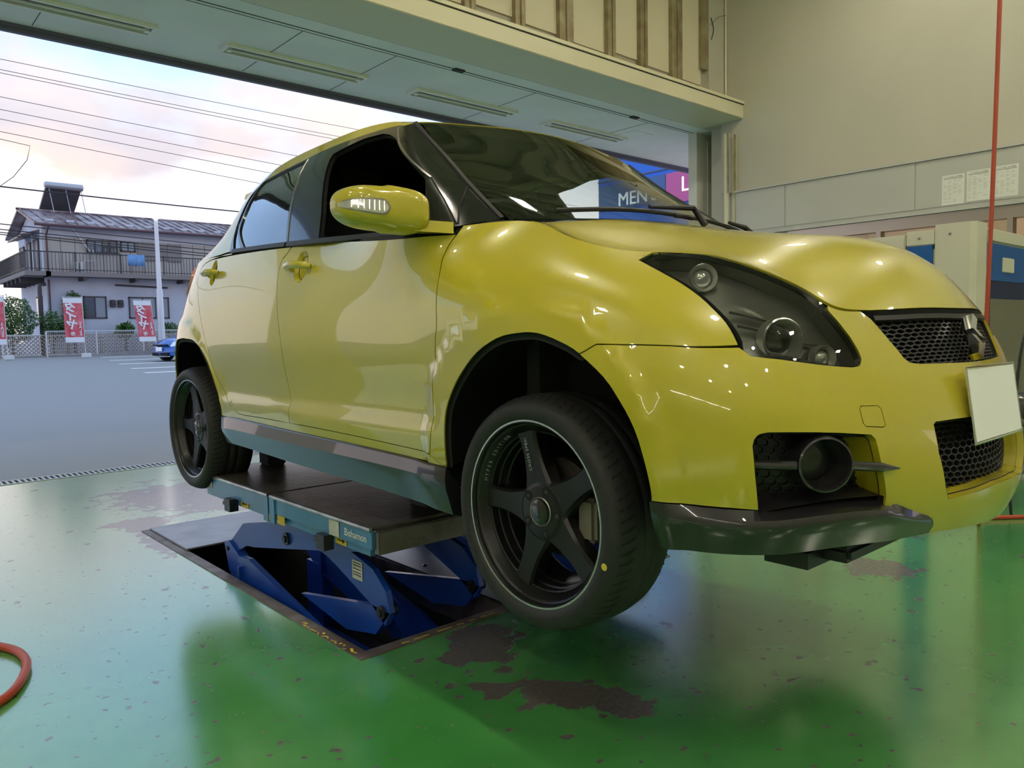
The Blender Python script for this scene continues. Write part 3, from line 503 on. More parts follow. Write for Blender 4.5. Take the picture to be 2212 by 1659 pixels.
def lift(x0, x1, label, near):
    L_ = thing('scissor_lift', label, 'lift', ((x0 + x1) / 2, 2.98, -.42), 'scissor lifts under the car')
    zt = .435
    for y0, y1 in ((2.19, 2.966), (2.986, 3.775)):
        d = MB().mat(0).box((x0 + .004, y0, zt - .012), (x1 - .004, y1, zt)).mat(1).box((x0, y0, zt - .075), (x0 + .012, y1, zt - .008)).box((x1 - .012, y0, zt - .075), (x1, y1, zt - .008)).box((x0, y1 - .012, zt - .075), (x1, y1, zt - .010)).build('deck_plate', [M['deck'], M['blue']], L_)
        for xx in (x0 + .001, x1 - .001): MB().tube([(xx, y0 + .002, zt - .009), (xx, y1 - .002, zt - .009)], .0095, 8).build('deck_edge', M['deckedge'], d, True)
    MB().box((x0 + .012, 2.22, zt - .105), (x0 + .03, 3.70, zt - .07)).box((x1 - .03, 2.22, zt - .105), (x1 - .012, 3.70, zt - .07)).build('lower_rail', M['blue'], L_)
    MB().box((x0 + .01, 2.16, zt - .09), (x1 - .01, 2.192, zt - .012), .004).build('end_plate', M['deck'], L_)
    for y in (2.945, 3.005): MB().box((x0 - .006, y - .022, zt - .115), (x0 + .004, y + .022, zt - .012)).build('deck_clip', M['blue'], L_)
    for y, hh in ((3.36, .045), (2.50, .045)):
        MB().box((x0 - .028, y - .03, zt - .13), (x0 + .012, y + .03, zt - .075)).tube([(x0 - .015, y + .03, zt - .10), (x0 - .015, y + .055, zt - .10)], .012, 8).build('lock_block', M['pin'], L_)
    # arms, profiles in (y,z)
    up_arm = [(3.397, .228), (3.54, .125), (3.475, .085), (3.365, .133), (3.28, .142), (2.574, .268), (2.27, .325), (2.24, .345), (2.60, .36), (2.75, .352)]
    crank = [(3.60, .11), (3.545, .125), (3.46, .09), (3.36, .045), (3.36, -.06), (3.47, -.07), (3.55, -.02)]
    strut = [(3.40, .075), (3.37, .088), (3.28, .094), (2.55, -.06), (2.40, -.115), (2.36, -.20), (2.46, -.24), (3.05, -.16), (3.39, -.075)]
    fork_hi = [(2.80, .245), (2.62, .30), (2.50, .285), (2.33, .245), (2.25, .185), (2.228, .112), (2.26, .06), (2.345, .114), (2.60, .205), (2.67, .225)]
    fork_lo = [(2.228, .112), (2.325, .012), (2.535, -.028), (2.90, .020), (2.345, .114)]
    for xa, side in ((x0 + .055, 0), (x1 - .095, 1)):
        t_ = .022
        MB().prism(up_arm, 0, xa, xa + t_).build('upper_arm', M['deepblue'], L_)
        MB().prism(crank, 0, xa - .012, xa + .03).build('crank', M['deepblue'], L_)
        MB().prism(strut, 0, xa - .03, xa - .005).box((xa - .05, 3.34, -.07), (xa - .028, 3.36, .05)).build('lower_strut', M['deepblue'], L_)
        MB().prism(fork_hi, 0, xa + .03, xa + .052).build('lower_arm', M['deepblue'], L_); MB().prism(fork_lo, 0, xa + .03, xa + .052).build('lower_arm_web', M['deepblue'], L_)
        MB().box((xa + .01, 2.36, .105), (xa + .07, 2.90, .112)).build('arm_shelf', M['plate'], L_) if 0 else None
        for yy, zz, rr in ((2.943, .245, .026), (3.555, .085, .02), (2.275, .105, .024)):
            MB().lathe([(.0001, -.018), (rr * .5, -.018), (rr * .55, -.010), (rr, -.010), (rr, .05)], (xa - (.0 if yy > 2.3 else -.03), yy, zz), (1, 0, 0), 24).build('pivot_pin', M['pin'], L_, True)
    MB().tube([(x0 + .17, 2.86, .30), (x0 + .17, 2.34, .07)], .034, 20).tube([(x0 + .17, 2.95, .34), (x0 + .17, 2.84, .29)], .018, 12).build('hydraulic_cylinder', M['deepblue'], L_, True)
    MB().lathe([(.0352, -.006), (.0365, 0), (.0352, .006)], (x0 + .17, 2.60, .185), (0, .52, .23), 24).build('cylinder_band', M['deckedge'], L_, True)
    rk = MB()
    for k in range(14):
        t = k / 13; y = 2.98 - .55 * t; z = .30 - .36 * t; rk.prism([(y, z), (y + .045, z + .03), (y + .045, z - .01)], 0, x0 + .235, x0 + .255)
    rk.prism([(3.03, .34), (2.99, .345), (2.41, -.06), (2.45, -.085)], 0, x0 + .236, x0 + .254); rk.build('lock_rack', M['deepblue'], L_)
    MB().box((x0 + .08, 2.3, -.42), (x1 - .08, 3.7, -.36)).box((x0 + .02, 2.42, -.42), (x0 + .06, 2.52, -.15)).box((x0 + .05, 3.40, -.42), (x0 + .11, 3.56, -.05)).box((x1 - .11, 3.40, -.42), (x1 - .05, 3.56, -.05)).build('base_frame', M['deepblue'], L_)
    if near:
        xf = x0 - .0015
        def st_(name, y0, y1, z0, z1, m, x=xf): return MB().box((x - .0012, y0, z0), (x, y1, z1)).build(name, m, L_)
        st_('capacity_sticker', 3.60, 3.755, .372, .412, M['sticker']); text_mesh('capacity_print', '2,700kg', .036, M['print'], L_, (xf - .002, 3.678, .391), (0, -1, 0), (0, 0, 1), .0003)
        text_mesh('lift_lettering', 'Bishamon', .038, M['white'], L_, (xf - .001, 2.292, .391), (0, -1, 0), (0, 0, 1), .0004)
        st_('worn_label', 2.405, 2.475, .362, .418, M['sticker'])
        for y, tx in ((3.255, '←'), (2.415, '→')):
            st_('arrow_sticker', y - .04, y + .04, .333, .362, M['stickyellow'], x0 + .011)
            yy = y; d = -1 if tx == '→' else 1
            MB().box((x0 + .0085, yy - .022, .3455), (x0 + .0095, yy + .022, .3495)).prism([(yy + d * .03, .3475), (yy + d * .012, .3555), (yy + d * .012, .3395)], 0, x0 + .0085, x0 + .0095).build('arrow_print', M['print'], L_)
        st_('warning_sticker', 2.975, 3.02, .325, .352, M['stickyellow'], x0 - .0005); st_('warning_sticker', 2.84, 2.905, .325, .36, M['stickyellow'], x0 - .0005)
        MB().box((x0 + .0822, 2.40, .185), (x0 + .0836, 2.47, .255)).build('rating_plate', M['sticker'], L_)
        ln = MB()
        for z in (.245, .235, .222, .21, .20): ln.box((x0 + .0812, 2.408, z), (x0 + .0822, 2.462, z + .003))
        ln.build('rating_print', M['print'], L_)
    return L_
lift(1.31, 1.86, 'blue scissor lift with a worn deck nearest the camera, in the open pit', True)
lift(2.32, 2.87, 'second blue scissor lift in shade under the far side of the car', False)
cp_ = thing('cover_plate', 'pale bare steel cover plate lying over the pit behind the near lift', 'plate', (1.62, 4.25, 0)); MB().box((1.296, 3.955, .004), (1.945, 4.555, .013), .003).build('plate_sheet', M['plate'], cp_)
cp_ = thing('cover_plate', 'steel cover plate over the far pit behind the second lift', 'plate', (2.56, 4.25, 0)); MB().box((2.24, 3.955, .004), (2.89, 4.555, .013), .003).build('plate_sheet', M['plate'], cp_)
cp_ = thing('floor_plate', 'dark blue-grey bolted floor plate between the two pits', 'plate', (2.09, 2.9, 0)); MB().box((1.936, 2.20, .0045), (2.244, 3.95, .0095)).build('plate_sheet', M['plate_d'], cp_)
for y in (2.35, 2.62, 2.88, 3.2, 3.5):
    for x in (2.0, 2.17): MB().lathe([(.0001, .016), (.008, .014), (.013, .0095)], (x, y, 0), (0, 0, 1), 12).build('bolt', M['deckedge'], cp_, True)
M['pad'] = mat('pad_rubber', (.045, .04, .04), .7)
pads = [((1.64, 3.67), 'dark rubber jack pad on the near lift by the rear wheel', .5945), ((1.65, 2.35), 'dark rubber jack pad on the near lift by the front wheel', .5945), ((2.54, 3.67), 'rubber jack pad on the second lift near its rear end', .5945), ((2.54, 2.35), 'rubber jack pad on the second lift near its front end', .5945)]
for (x, y), lab, zt in pads:
    p = thing('jack_pad', lab, 'jack pad', (x, y, .435), 'rubber jack pads on the lifts'); MB().box((x - .045, y - .06, .435), (x + .045, y + .06, zt), .008).box((x - .02, y - .062, zt - .02), (x + .02, y + .062, zt + .001)).build('block', M['pad'], p)
# ------------------------------------------------------------------ car shell surfaces
# ---- car surfaces in (s forward of front axle, q to the car's right, z up from car ground) ----
def card(knots):
    k=np.asarray(knots,float);n=len(k);h=np.diff(k)
    A=np.zeros((n,n));B=np.zeros((n,n));A[0,0]=A[-1,-1]=1
    for i in range(1,n-1):
        A[i,i-1]=h[i-1];A[i,i]=2*(h[i-1]+h[i]);A[i,i+1]=h[i]
        B[i,i-1]=6/h[i-1];B[i,i]=-6/h[i-1]-6/h[i];B[i,i+1]=6/h[i]
    return k,h,np.linalg.solve(A,B)
def basis(c,x):
    k,h,M=c;x=np.clip(np.asarray(x,float),k[0],k[-1]);i=np.clip(np.searchsorted(k,x,side='right')-1,0,len(k)-2)
    n=len(k);I=np.eye(n);t=x-k[i];H=h[i]
    a=(H-t)/H;b=t/H
    return (a[:,None]*I[i]+b[:,None]*I[i+1]+((a**3-a)*H*H/6)[:,None]*M[i]+((b**3-b)*H*H/6)[:,None]*M[i+1])
class Grid:
    def __init__(s,us,vs,P): s.cu=card(us);s.cv=card(vs);s.P=np.asarray(P,float) # P[nu,nv,3]
    def __call__(s,u,v):
        return np.einsum('ni,nj,ijk->nk',basis(s.cu,u),basis(s.cv,v),s.P)
class TPS:
    def __init__(s,pts,val,sm=1e-6):
        s.p=np.asarray(pts,float);n=len(s.p);d=np.linalg.norm(s.p[:,None]-s.p[None],axis=2)
        K=np.where(d>0,d*d*np.log(d+1e-12),0)+np.diag(np.broadcast_to(sm,(n,)));Q=np.c_[np.ones(n),s.p]
        A=np.zeros((n+3,n+3));A[:n,:n]=K;A[:n,n:]=Q;A[n:,:n]=Q.T
        s.w=np.linalg.solve(A,np.r_[np.asarray(val,float),0,0,0])
    def __call__(s,x):
        x=np.asarray(x,float);d=np.linalg.norm(x[:,None]-s.p[None],axis=2)
        return np.where(d>0,d*d*np.log(d+1e-12),0)@s.w[:-3]+s.w[-3]+x@s.w[-2:]
def sst(a,b,x):
    t=np.clip((x-a)/(b-a),0,1);return t*t*(3-2*t)
U0=3.65
CT=5.05
VS=[0,1,2,3,4,5]
COLS=[
(0.00,[(-2.84,0,.25),(-2.93,0,.38),(-2.955,0,.50),(-2.94,0,.64),(-2.88,0,.82),(-2.82,0,1.00)]),
(0.40,[(-2.81,.40,.25),(-2.90,.40,.38),(-2.925,.40,.50),(-2.91,.40,.64),(-2.85,.40,.82),(-2.79,.40,1.00)]),
(0.68,[(-2.70,.66,.25),(-2.78,.67,.38),(-2.80,.675,.50),(-2.79,.675,.64),(-2.73,.66,.82),(-2.65,.60,1.01)]),
(0.90,[(-2.58,.745,.25),(-2.63,.765,.38),(-2.645,.77,.50),(-2.63,.77,.64),(-2.57,.75,.82),(-2.50,.695,1.02)]),
(1.15,[(-2.44,.785,.24),(-2.45,.815,.38),(-2.45,.823,.50),(-2.45,.823,.64),(-2.42,.803,.82),(-2.36,.752,1.03)]),
(1.65,[(-2.0,.79,.22),(-2.0,.822,.36),(-2.0,.836,.50),(-2.0,.84,.64),(-2.0,.826,.82),(-2.0,.782,1.035)]),
(2.25,[(-1.4,.785,.21),(-1.4,.818,.35),(-1.4,.834,.49),(-1.4,.842,.64),(-1.4,.83,.82),(-1.4,.789,1.018)]),
(2.80,[(-.85,.785,.21),(-.85,.818,.35),(-.85,.834,.49),(-.85,.842,.64),(-.85,.83,.81),(-.85,.79,.99)]),
(3.25,[(-.40,.785,.21),(-.40,.82,.35),(-.40,.836,.49),(-.40,.843,.63),(-.40,.832,.80),(-.36,.775,.972)]),
(3.47,[(-.18,.785,.20),(-.18,.822,.35),(-.18,.84,.49),(-.18,.843,.63),(-.18,.818,.80),(-.185,.632,.981)]),
(3.65,[(0,.785,.20),(0,.823,.35),(0,.842,.49),(0,.842,.62),(0,.803,.79),(-.02,.658,.924)]),
(3.95,[(.30,.775,.20),(.30,.815,.34),(.30,.832,.48),(.295,.825,.60),(.28,.765,.745),(.235,.62,.859)]),
(4.10,[(.43,.755,.20),(.455,.79,.34),(.46,.80,.48),(.45,.79,.58),(.415,.733,.705),(.34,.595,.852)]),
(4.25,[(.545,.69,.20),(.575,.72,.34),(.58,.725,.48),(.565,.71,.57),(.525,.665,.68),(.445,.55,.815)]),
(4.42,[(.63,.56,.20),(.665,.59,.34),(.655,.595,.47),(.635,.585,.55),(.605,.55,.645),(.545,.495,.757)]),
(4.62,[(.68,.40,.185),(.72,.41,.32),(.71,.42,.45),(.685,.42,.54),(.655,.41,.62),(.605,.43,.711)]),
(4.85,[(.73,.2,.17),(.78,.2,.30),(.763,.2,.44),(.731,.2,.54),(.700,.2,.62),(.666,.2,.711)]),
(5.05,[(.75,0,.16),(.803,0,.29),(.783,0,.44),(.749,0,.54),(.716,0,.62),(.685,0,.711)]),
]
def mirror_cols(C,ct):
    out=list(C)
    for u,p in reversed(C[:-1]): out.append((2*ct-u,[(a,-b,c) for a,b,c in p]))
    return out
FULL=mirror_cols(COLS,CT)
G1=Grid([c[0] for c in FULL],VS,[c[1] for c in FULL])
AF=(0.0,.335,.368)   # arch centre s,z radius
AR=(-2.39,.345,.36)
def body(u,v):
    u=np.asarray(u,float);v=np.asarray(v,float);P=G1(u,v)
    s,q,z=P[:,0],P[:,1],P[:,2]
    sg=np.sign(q);side=sst(.6,.72,np.abs(q))
    d=0
    for a in (AF,AR):
        r=np.hypot(s-a[0],z-a[1]); d=d+.013*sst(.440,.405,r)*side*sst(.15,.35,z)
    mid=sst(-2.05,-1.85,s)*sst(-.30,-.42,s)
    d=d+.016*sst(.445,.395,z)*mid-.012*sst(.64,.46,z)*mid
    P[:,1]=q+sg*d
    return P

# greenhouse wrap: rows belt, mid, upper, rail
WS=[0,1,2,3]
GH=[
(0.0,[(-2.82,0,1.0),(-2.74,0,1.13),(-2.64,0,1.28),(-2.52,0,1.425)]),
(.40,[(-2.79,.40,1.0),(-2.69,.37,1.13),(-2.585,.35,1.28),(-2.45,.31,1.41)]),
(.68,[(-2.65,.61,1.01),(-2.46,.515,1.12),(-2.33,.50,1.27),(-2.25,.46,1.385)]),
(.90,[(-2.50,.70,1.02),(-2.30,.62,1.125),(-2.17,.595,1.265),(-2.08,.54,1.38)]),
(1.15,[(-2.36,.752,1.03),(-2.16,.698,1.14),(-2.04,.65,1.28),(-1.97,.575,1.39)]),
(1.55,[(-2.0,.776,1.035),(-1.93,.727,1.15),(-1.85,.662,1.29),(-1.78,.568,1.425)]),
(2.15,[(-1.4,.784,1.018),(-1.4,.737,1.15),(-1.4,.67,1.30),(-1.4,.56,1.443)]),
(2.60,[(-.95,.784,.995),(-.99,.737,1.13),(-1.04,.67,1.285),(-1.09,.56,1.437)]),
(2.90,[(-.60,.780,.977),(-.69,.730,1.11),(-.80,.665,1.265),(-.90,.565,1.41)]),
(3.12,[(-.36,.768,.972),(-.50,.718,1.105),(-.665,.652,1.245),(-.845,.578,1.388)]),
(3.25,[(-.272,.665,.988),(-.437,.632,1.115),(-.625,.585,1.243),(-.815,.545,1.394)]),
(3.43,[(-.205,.48,1.0),(-.39,.455,1.125),(-.59,.43,1.258),(-.785,.40,1.406)]),
(3.68,[(-.165,.24,1.013),(-.355,.23,1.135),(-.56,.22,1.27),(-.755,.21,1.416)]),
(3.92,[(-.15,0,1.018),(-.34,0,1.14),(-.545,0,1.274),(-.74,0,1.42)]),
]
CG=3.92
GFULL=mirror_cols(GH,CG)
G5=Grid([c[0] for c in GFULL],WS,[c[1] for c in GFULL])
def green(u,w): return G5(np.asarray(u,float),np.asarray(w,float))
_hu=np.linspace(3.47,CT,40);_hb=body(_hu,np.full(40,5.0))
_hp=[tuple(p) for p in _hb]
_nb=len(_hp)
# crown: even polynomial fitted to the shut line and the centre profile, plus a slight edge correction
_ctr=[(.60,0,.835),(.50,0,.898),(.42,0,.911),(.36,0,.922),(.26,0,.938),(.15,0,.962),(0,0,.985),(-.1,0,1.002),(-.22,0,1.016),(-.26,.3,1.012),(-.23,.5,1.0),(.2,.33,.922),(.0,.35,.965),(.38,.3,.893),(.42,.42,.845)]
_tm=[(i,2*j) for i in range(6) for j in range(4) if i+j<=6]
def _hx(s,q):
    x=(np.asarray(s)-.2)/.5;y=np.asarray(q)/.6
    return np.stack([x**i*y**j for i,j in _tm],-1)
_ap=np.array(_hp+_ctr);_wt=np.r_[np.full(_nb,4.),np.full(len(_ctr),1.5)]
_A=_hx(_ap[:,0],_ap[:,1])*_wt[:,None];_co=np.linalg.solve(_A.T@_A+2e-3*np.eye(len(_tm)),_A.T@(_ap[:,2]*_wt))
_bp=np.array([p for p in _hp]+[(a,-b,c) for a,b,c in _hp if b>1e-6]);_,_ix=np.unique(np.round(_bp[:,:2],3),axis=0,return_index=True);_bp=_bp[_ix]
_rs=_bp[:,2]-_hx(_bp[:,0],_bp[:,1])@_co
_bd=_bp[:,:2];_bs=_bp
def HOOD(x):
    x=np.asarray(x,float);z=_hx(x[:,0],x[:,1])@_co
    d=np.linalg.norm(x[:,None]-_bd[None],axis=2);w=1/(d**2+1e-5);c=(w*_rs).sum(1)/w.sum(1)
    return z+c*np.exp(-(d.min(1)/.12)**2)
_ru=np.linspace(0,CG,30);_rb=green(_ru,np.full(30,3.0))
_rp=[tuple(p) for p in _rb]+[(-.85,0,1.455),(-1.0,0,1.478),(-1.25,0,1.497),(-1.6,0,1.497),(-2.0,0,1.473),(-2.3,0,1.447),(-1.2,.4,1.475),(-1.6,.4,1.474),(-2.0,.38,1.445),(-.95,.4,1.44)]
_rp=np.array(_rp+[(a,-b,c) for a,b,c in _rp if b>1e-6])
_,_ix=np.unique(np.round(_rp[:,:2],3),axis=0,return_index=True);_rp=_rp[_ix]
ROOF=TPS(_rp[:,:2],_rp[:,2],2e-4)
def hood(s,q): return np.c_[s,q,HOOD(np.c_[s,q])]
def roof(s,q): return np.c_[s,q,ROOF(np.c_[s,q])]
BAKED = {"B_headlight":[[3.9223,4.7735],[3.9233,4.913],[3.9581,5.0],[3.9769,5.0],[4.0731,4.9702],[4.1582,5.0],[4.2209,5.0],[4.2821,5.0],[4.3518,5.0],[4.4192,5.0],[4.4884,4.9236],[4.51,4.8078],[4.5353,4.6088],[4.5544,4.3094],[4.5625,4.0198],[4.5649,3.7781],[4.5512,3.6141],[4.5244,3.5684],[4.4536,3.547],[4.35,3.503],[4.2627,3.4702],[4.2362,3.4703],[4.2226,3.5404],[4.2103,3.633],[4.2015,3.7929],[4.185,3.9822],[4.1581,4.1458],[4.1206,4.3128],[4.0714,4.4474],[4.0178,4.5535],[3.9689,4.6562]],"B_fenbump":[[4.2109,3.6024],[4.0645,3.4703],[3.963,3.3266],[3.9011,3.27],[3.8758,3.1668],[3.8576,3.1026]],"B_archF":[[3.3224,0.7186],[3.3392,1.3416],[3.3584,1.8291],[3.3964,2.2752],[3.4418,2.6323],[3.5044,2.9785],[3.5815,3.2231],[3.6525,3.3154],[3.7198,3.3311],[3.7945,3.2411],[3.8576,3.1026],[3.9263,2.7881],[3.9653,2.3858],[3.9945,1.9102],[4.012,1.4475],[4.0213,1.0707],[4.0228,0.8371]],"B_archR":[[1.3604,3.2144],[1.4583,3.174],[1.5406,2.992],[1.6004,2.6462],[1.6397,2.233],[1.6671,1.777],[1.6943,1.1867],[1.6899,0.8521]],"B_doorF_front":[[3.2866,4.8569],[3.2802,4.6775],[3.2831,4.4409],[3.2986,4.1647],[3.3211,3.5123],[3.3088,3.0543],[3.2938,1.936],[3.2731,1.2361],[3.2555,0.9016]],"B_door_bottom":[[3.2555,0.9016],[2.918,0.9718],[2.6159,1.0201],[2.3574,1.0425],[2.0844,1.0451],[1.8837,1.037],[1.8367,1.1882]],"B_doorR_rear":[[1.8339,1.1452],[1.763,1.4615],[1.683,2.0302],[1.6196,2.8016],[1.5443,3.504],[1.4612,4.0732],[1.3887,4.4361],[1.3452,4.7182],[1.4351,4.9196],[1.7676,5.0]],"B_door_mid":[[2.3537,5.0],[2.3269,4.8464],[2.289,4.6821],[2.2858,4.3143],[2.3124,3.7612],[2.3468,3.0636],[2.353,2.4321],[2.362,1.6509],[2.3612,1.4569],[2.3527,1.0272]],"B_belt":[[1.7665,5.0],[1.8722,5.0],[2.3464,5.0],[2.789,4.9803],[3.1992,4.9227],[3.285,4.8729]],"B_sill_top":[[3.3206,0.6886],[2.907,0.7679],[2.3435,0.8318],[1.8914,0.8891],[1.6918,0.8384]],"B_shut":[[3.4683,5.0],[3.4849,4.9488],[3.508,4.9099],[3.5662,4.9009],[3.65,5.0],[3.7828,5.0],[3.9011,5.0]],"B_fogtop":[[4.2293,1.7462],[4.2421,1.8596],[4.2623,1.8897],[4.3734,1.8981],[6.3132,0.4758],[4.5487,1.8541],[4.554,1.4651],[4.5692,0.9347],[4.4368,0.9021],[4.3251,0.9209],[4.2445,0.9335],[4.2364,1.2684]],"B_lowgrille":[[4.7547,2.1288],[4.7613,2.162],[4.8308,2.1629],[4.8972,2.1745],[4.9872,2.1194],[5.0939,1.8537],[5.6796,0.3089],[5.0228,1.2214],[4.97,1.1139],[4.9106,1.0181],[4.8409,0.9579],[4.7789,0.9027],[4.7662,1.1026],[4.7511,1.6246]],"B_upgrille":[[4.6763,5.0],[4.6916,4.8242],[4.7073,4.2972],[4.728,3.8118],[4.7397,3.6762],[4.8102,3.6074],[4.921,3.562],[5.0762,3.5898],[5.2645,3.6986],[5.3143,3.8124],[5.3459,4.145],[5.3156,4.8994]],"B_splt_top":[[4.0228,0.8371],[4.109,0.8313],[4.1879,0.8164],[4.2455,0.818]],"B_tow":[[4.5281,2.5748],[4.5822,2.5874],[4.592,2.5176],[4.5926,2.1417],[4.5831,2.0926],[4.5282,2.0947],[4.5214,2.1509],[4.5209,2.4899]],"B_bodybot":[[4.0233,0.1104],[4.1098,0.1894],[4.2898,0.2042],[4.4305,0.2411],[4.7437,0.3999],[4.9313,0.4708],[5.0786,0.5288]],"B_handleF":[[2.2768,4.5978],[2.5277,4.5385]],"B_handleR":[[1.4124,4.7185],[1.6897,4.661]],"B_hoodlead":[[4.5116,4.8213],[4.6848,4.9804]],"G_dlo":[[1.6007,0.3077],[1.5069,0.9835],[1.3058,1.78],[1.1891,2.2691],[1.2037,2.6498],[1.5159,2.5576],[1.7504,2.5913],[1.9929,2.6217],[2.1817,2.6841],[2.377,2.6795],[2.5765,2.7446],[2.7363,2.8195],[2.8181,2.8554],[3.2074,3.0]],"G_wtrim":[[3.225,3.0],[3.2544,2.0124],[3.2487,1.0197],[3.2653,0.0356]],"G_winF":[[2.5007,0.1049],[2.4512,1.2767],[2.3496,2.2351],[2.3459,2.3826],[2.4238,2.474],[2.5989,2.6199],[2.7619,2.6557],[2.8319,2.5989],[2.9198,2.4571],[3.1022,1.3917],[3.0894,1.1357],[3.0357,0.2305]],"G_winR":[[2.0163,2.5677],[2.1881,0.0968],[1.7846,0.1247],[1.3765,2.5046]],"G_winQ":[[1.3496,2.3645],[1.1797,2.1953],[1.467,1.3741],[1.6785,0.1625],[1.7351,0.1234]],"G_apil":[[2.8254,2.8109],[3.1039,1.4167],[3.1474,0.1039]],"G_tri":[[3.2487,1.0197],[3.1733,0.4379],[3.1467,0.0931]]}
# ------------------------------------------------------------------ the yellow hatchback
XC, YF, ZG = 2.09, 1.377, .396
def cw(P):
    P = np.atleast_2d(P); return np.c_[XC - P[:, 1], YF - P[:, 0], P[:, 2] + ZG]
def cwp(s, q, z): return (XC - q, YF - s, z + ZG)
CAR = thing('car', 'yellow five-door hatchback raised on a blue scissor lift', 'car', (XC, YF + 1.2, ZG))
def densify(poly, step, closed=True):
    out = []; n = len(poly)
    for i in range(n if closed else n - 1):
        a = np.array(poly[i]); b = np.array(poly[(i + 1) % n]); k = max(1, int(math.ceil(np.linalg.norm(b - a) / step)))
        out += [tuple(a + (b - a) * j / k) for j in range(k)]
    if not closed: out.append(tuple(poly[-1]))
    return out
def smooth_poly(poly, closed=False, sub=4):
    """Catmull-Rom through the picked points"""
    P = [np.array(p, float) for p in poly]; n = len(P); out = []
    for i in range(n if closed else n - 1):
        p0 = P[(i - 1) % n] if closed or i > 0 else 2 * P[0] - P[1]; p1 = P[i]; p2 = P[(i + 1) % n]; p3 = P[(i + 2) % n] if closed or i + 2 < n else 2 * P[-1] - P[-2]
        for j in range(sub):
            t = j / sub; out.append(tuple(.5 * (2 * p1 + (p2 - p0) * t + (2 * p0 - 5 * p1 + 4 * p2 - p3) * t * t + (3 * p1 - p0 - 3 * p2 + p3) * t ** 3)))
    if not closed: out.append(tuple(P[-1]))
    return out
def area2(p): return sum(p[i][0] * p[(i + 1) % len(p)][1] - p[(i + 1) % len(p)][0] * p[i][1] for i in range(len(p)))
def inset(poly, d):
    n = len(poly); sg = 1 if area2(poly) > 0 else -1; P = np.array(poly); out = []
    for i in range(n):
        e1 = P[i] - P[i - 1]; e2 = P[(i + 1) % n] - P[i]
        n1 = np.array((-e1[1], e1[0])) / (np.linalg.norm(e1) + 1e-9) * sg; n2 = np.array((-e2[1], e2[0])) / (np.linalg.norm(e2) + 1e-9) * sg
        m = n1 + n2; L = np.linalg.norm(m)
        if L < .3: m = n1; L = 1
        m = m / L; c = max(.5, m @ n1); out.append(tuple(P[i] + m * d / c))
    return out
def inside(P, poly):
    P = np.asarray(P); x, y = P[:, 0], P[:, 1]; r = np.zeros(len(P), bool); n = len(poly)
    for i in range(n):
        x1, y1 = poly[i]; x2, y2 = poly[(i + 1) % n]
        if y1 == y2: continue
        c = ((y1 > y) != (y2 > y)) & (x < (x2 - x1) * (y - y1) / (y2 - y1) + x1); r ^= c
    return r
def dist_poly(P, poly):
    P = np.asarray(P); d = np.full(len(P), 1e9)
    for i in range(len(poly)):
        a = np.array(poly[i]); b = np.array(poly[(i + 1) % len(poly)]); ab = b - a; t = np.clip(((P - a) @ ab) / (ab @ ab + 1e-12), 0, 1)
        d = np.minimum(d, np.linalg.norm(P - a - t[:, None] * ab, axis=1))
    return d
VSC = .155
def fbody(a, b): return body(np.asarray(a), np.asarray(b) / VSC)
def fgreen(a, b): return green(np.asarray(a), np.asarray(b) / VSC)
def fhood(a, b): return hood(np.asarray(a), np.asarray(b))
def froof(a, b): return roof(np.asarray(a), np.asarray(b))
def sc2(poly): return [(a, b * VSC) for a, b in poly]
def fnormal(fn, P):
    e = 1e-3; a, b = P[:, 0], P[:, 1]
    n = np.cross(fn(a + e, b) - fn(a - e, b), fn(a, b + e) - fn(a, b - e)); n /= np.linalg.norm(n, axis=1)[:, None] + 1e-12
    p = fn(a, b); c = np.c_[np.clip(p[:, 0], -2.2, .1), np.zeros(len(p)), np.full(len(p), .6)]
    n *= np.sign(((p - c) * n).sum(1))[:, None]; return n
def patch(fn, outline, holes=(), step=.03, gap=.0, off=0.0):
    """triangulated piece of a surface: 2-D outline -> points, normals, triangles, boundary loops"""
    loops = []
    for k, pl in enumerate([outline] + list(holes)):
        pl = densify(pl, .014)
        if gap:
            q_ = inset(pl, gap if k == 0 else -gap); pl = [(a if abs(a - p[0]) > 0 and abs(p[0] - CT) > 1e-6 else p[0], b) for (a, b), p in zip(q_, pl)]
        loops.append(pl)
    V = []; E = []; lp = []
    for pl in loops:
        b = len(V); V += pl; ids = list(range(b, b + len(pl))); lp.append(ids); E += [(ids[i], ids[(i + 1) % len(ids)]) for i in range(len(ids))]
    A = np.array(loops[0]); g = np.array([(x, y) for x in np.arange(A[:, 0].min() + step / 2, A[:, 0].max(), step) for y in np.arange(A[:, 1].min() + step / 2, A[:, 1].max(), step)])
    if len(g):
        k = inside(g, loops[0])
        for h in loops[1:]: k &= ~inside(g, h)
        g = g[k]
        for h in loops:
            if len(g): g = g[dist_poly(g, h) > step * .45]
    nb = len(V); V2 = [Vector(v) for v in V] + [Vector(v) for v in g]
    r = delaunay_2d_cdt(V2, E, [], 0, 1e-6)
    vo = np.array([tuple(v) for v in r[0]]); T = np.array([list(f) for f in r[2] if len(f) == 3])
    c = vo[T].mean(1); k = inside(c, loops[0])
    for h in loops[1:]: k &= ~inside(c, h)
    T = T[k]
    # original loop indices -> output indices
    omap = {}
    for i, og in enumerate(r[3]):
        for q in og: omap[q] = i
    lp = [[omap[i] for i in ids if i in omap] for ids in lp]
    P = fn(vo[:, 0], vo[:, 1]); N = fnormal(fn, vo)
    if off: P = P + N * off
    return P, N, T, lp
def flip_fix(P, N, T):
    t = P[T]; n = np.cross(t[:, 1] - t[:, 0], t[:, 2] - t[:, 0]); s = (n * N[T].mean(1)).sum(1) > 0
    T = T.copy(); T[s] = T[s][:, ::-1]; return T
def mir(P): return P * np.array([1, -1, 1])
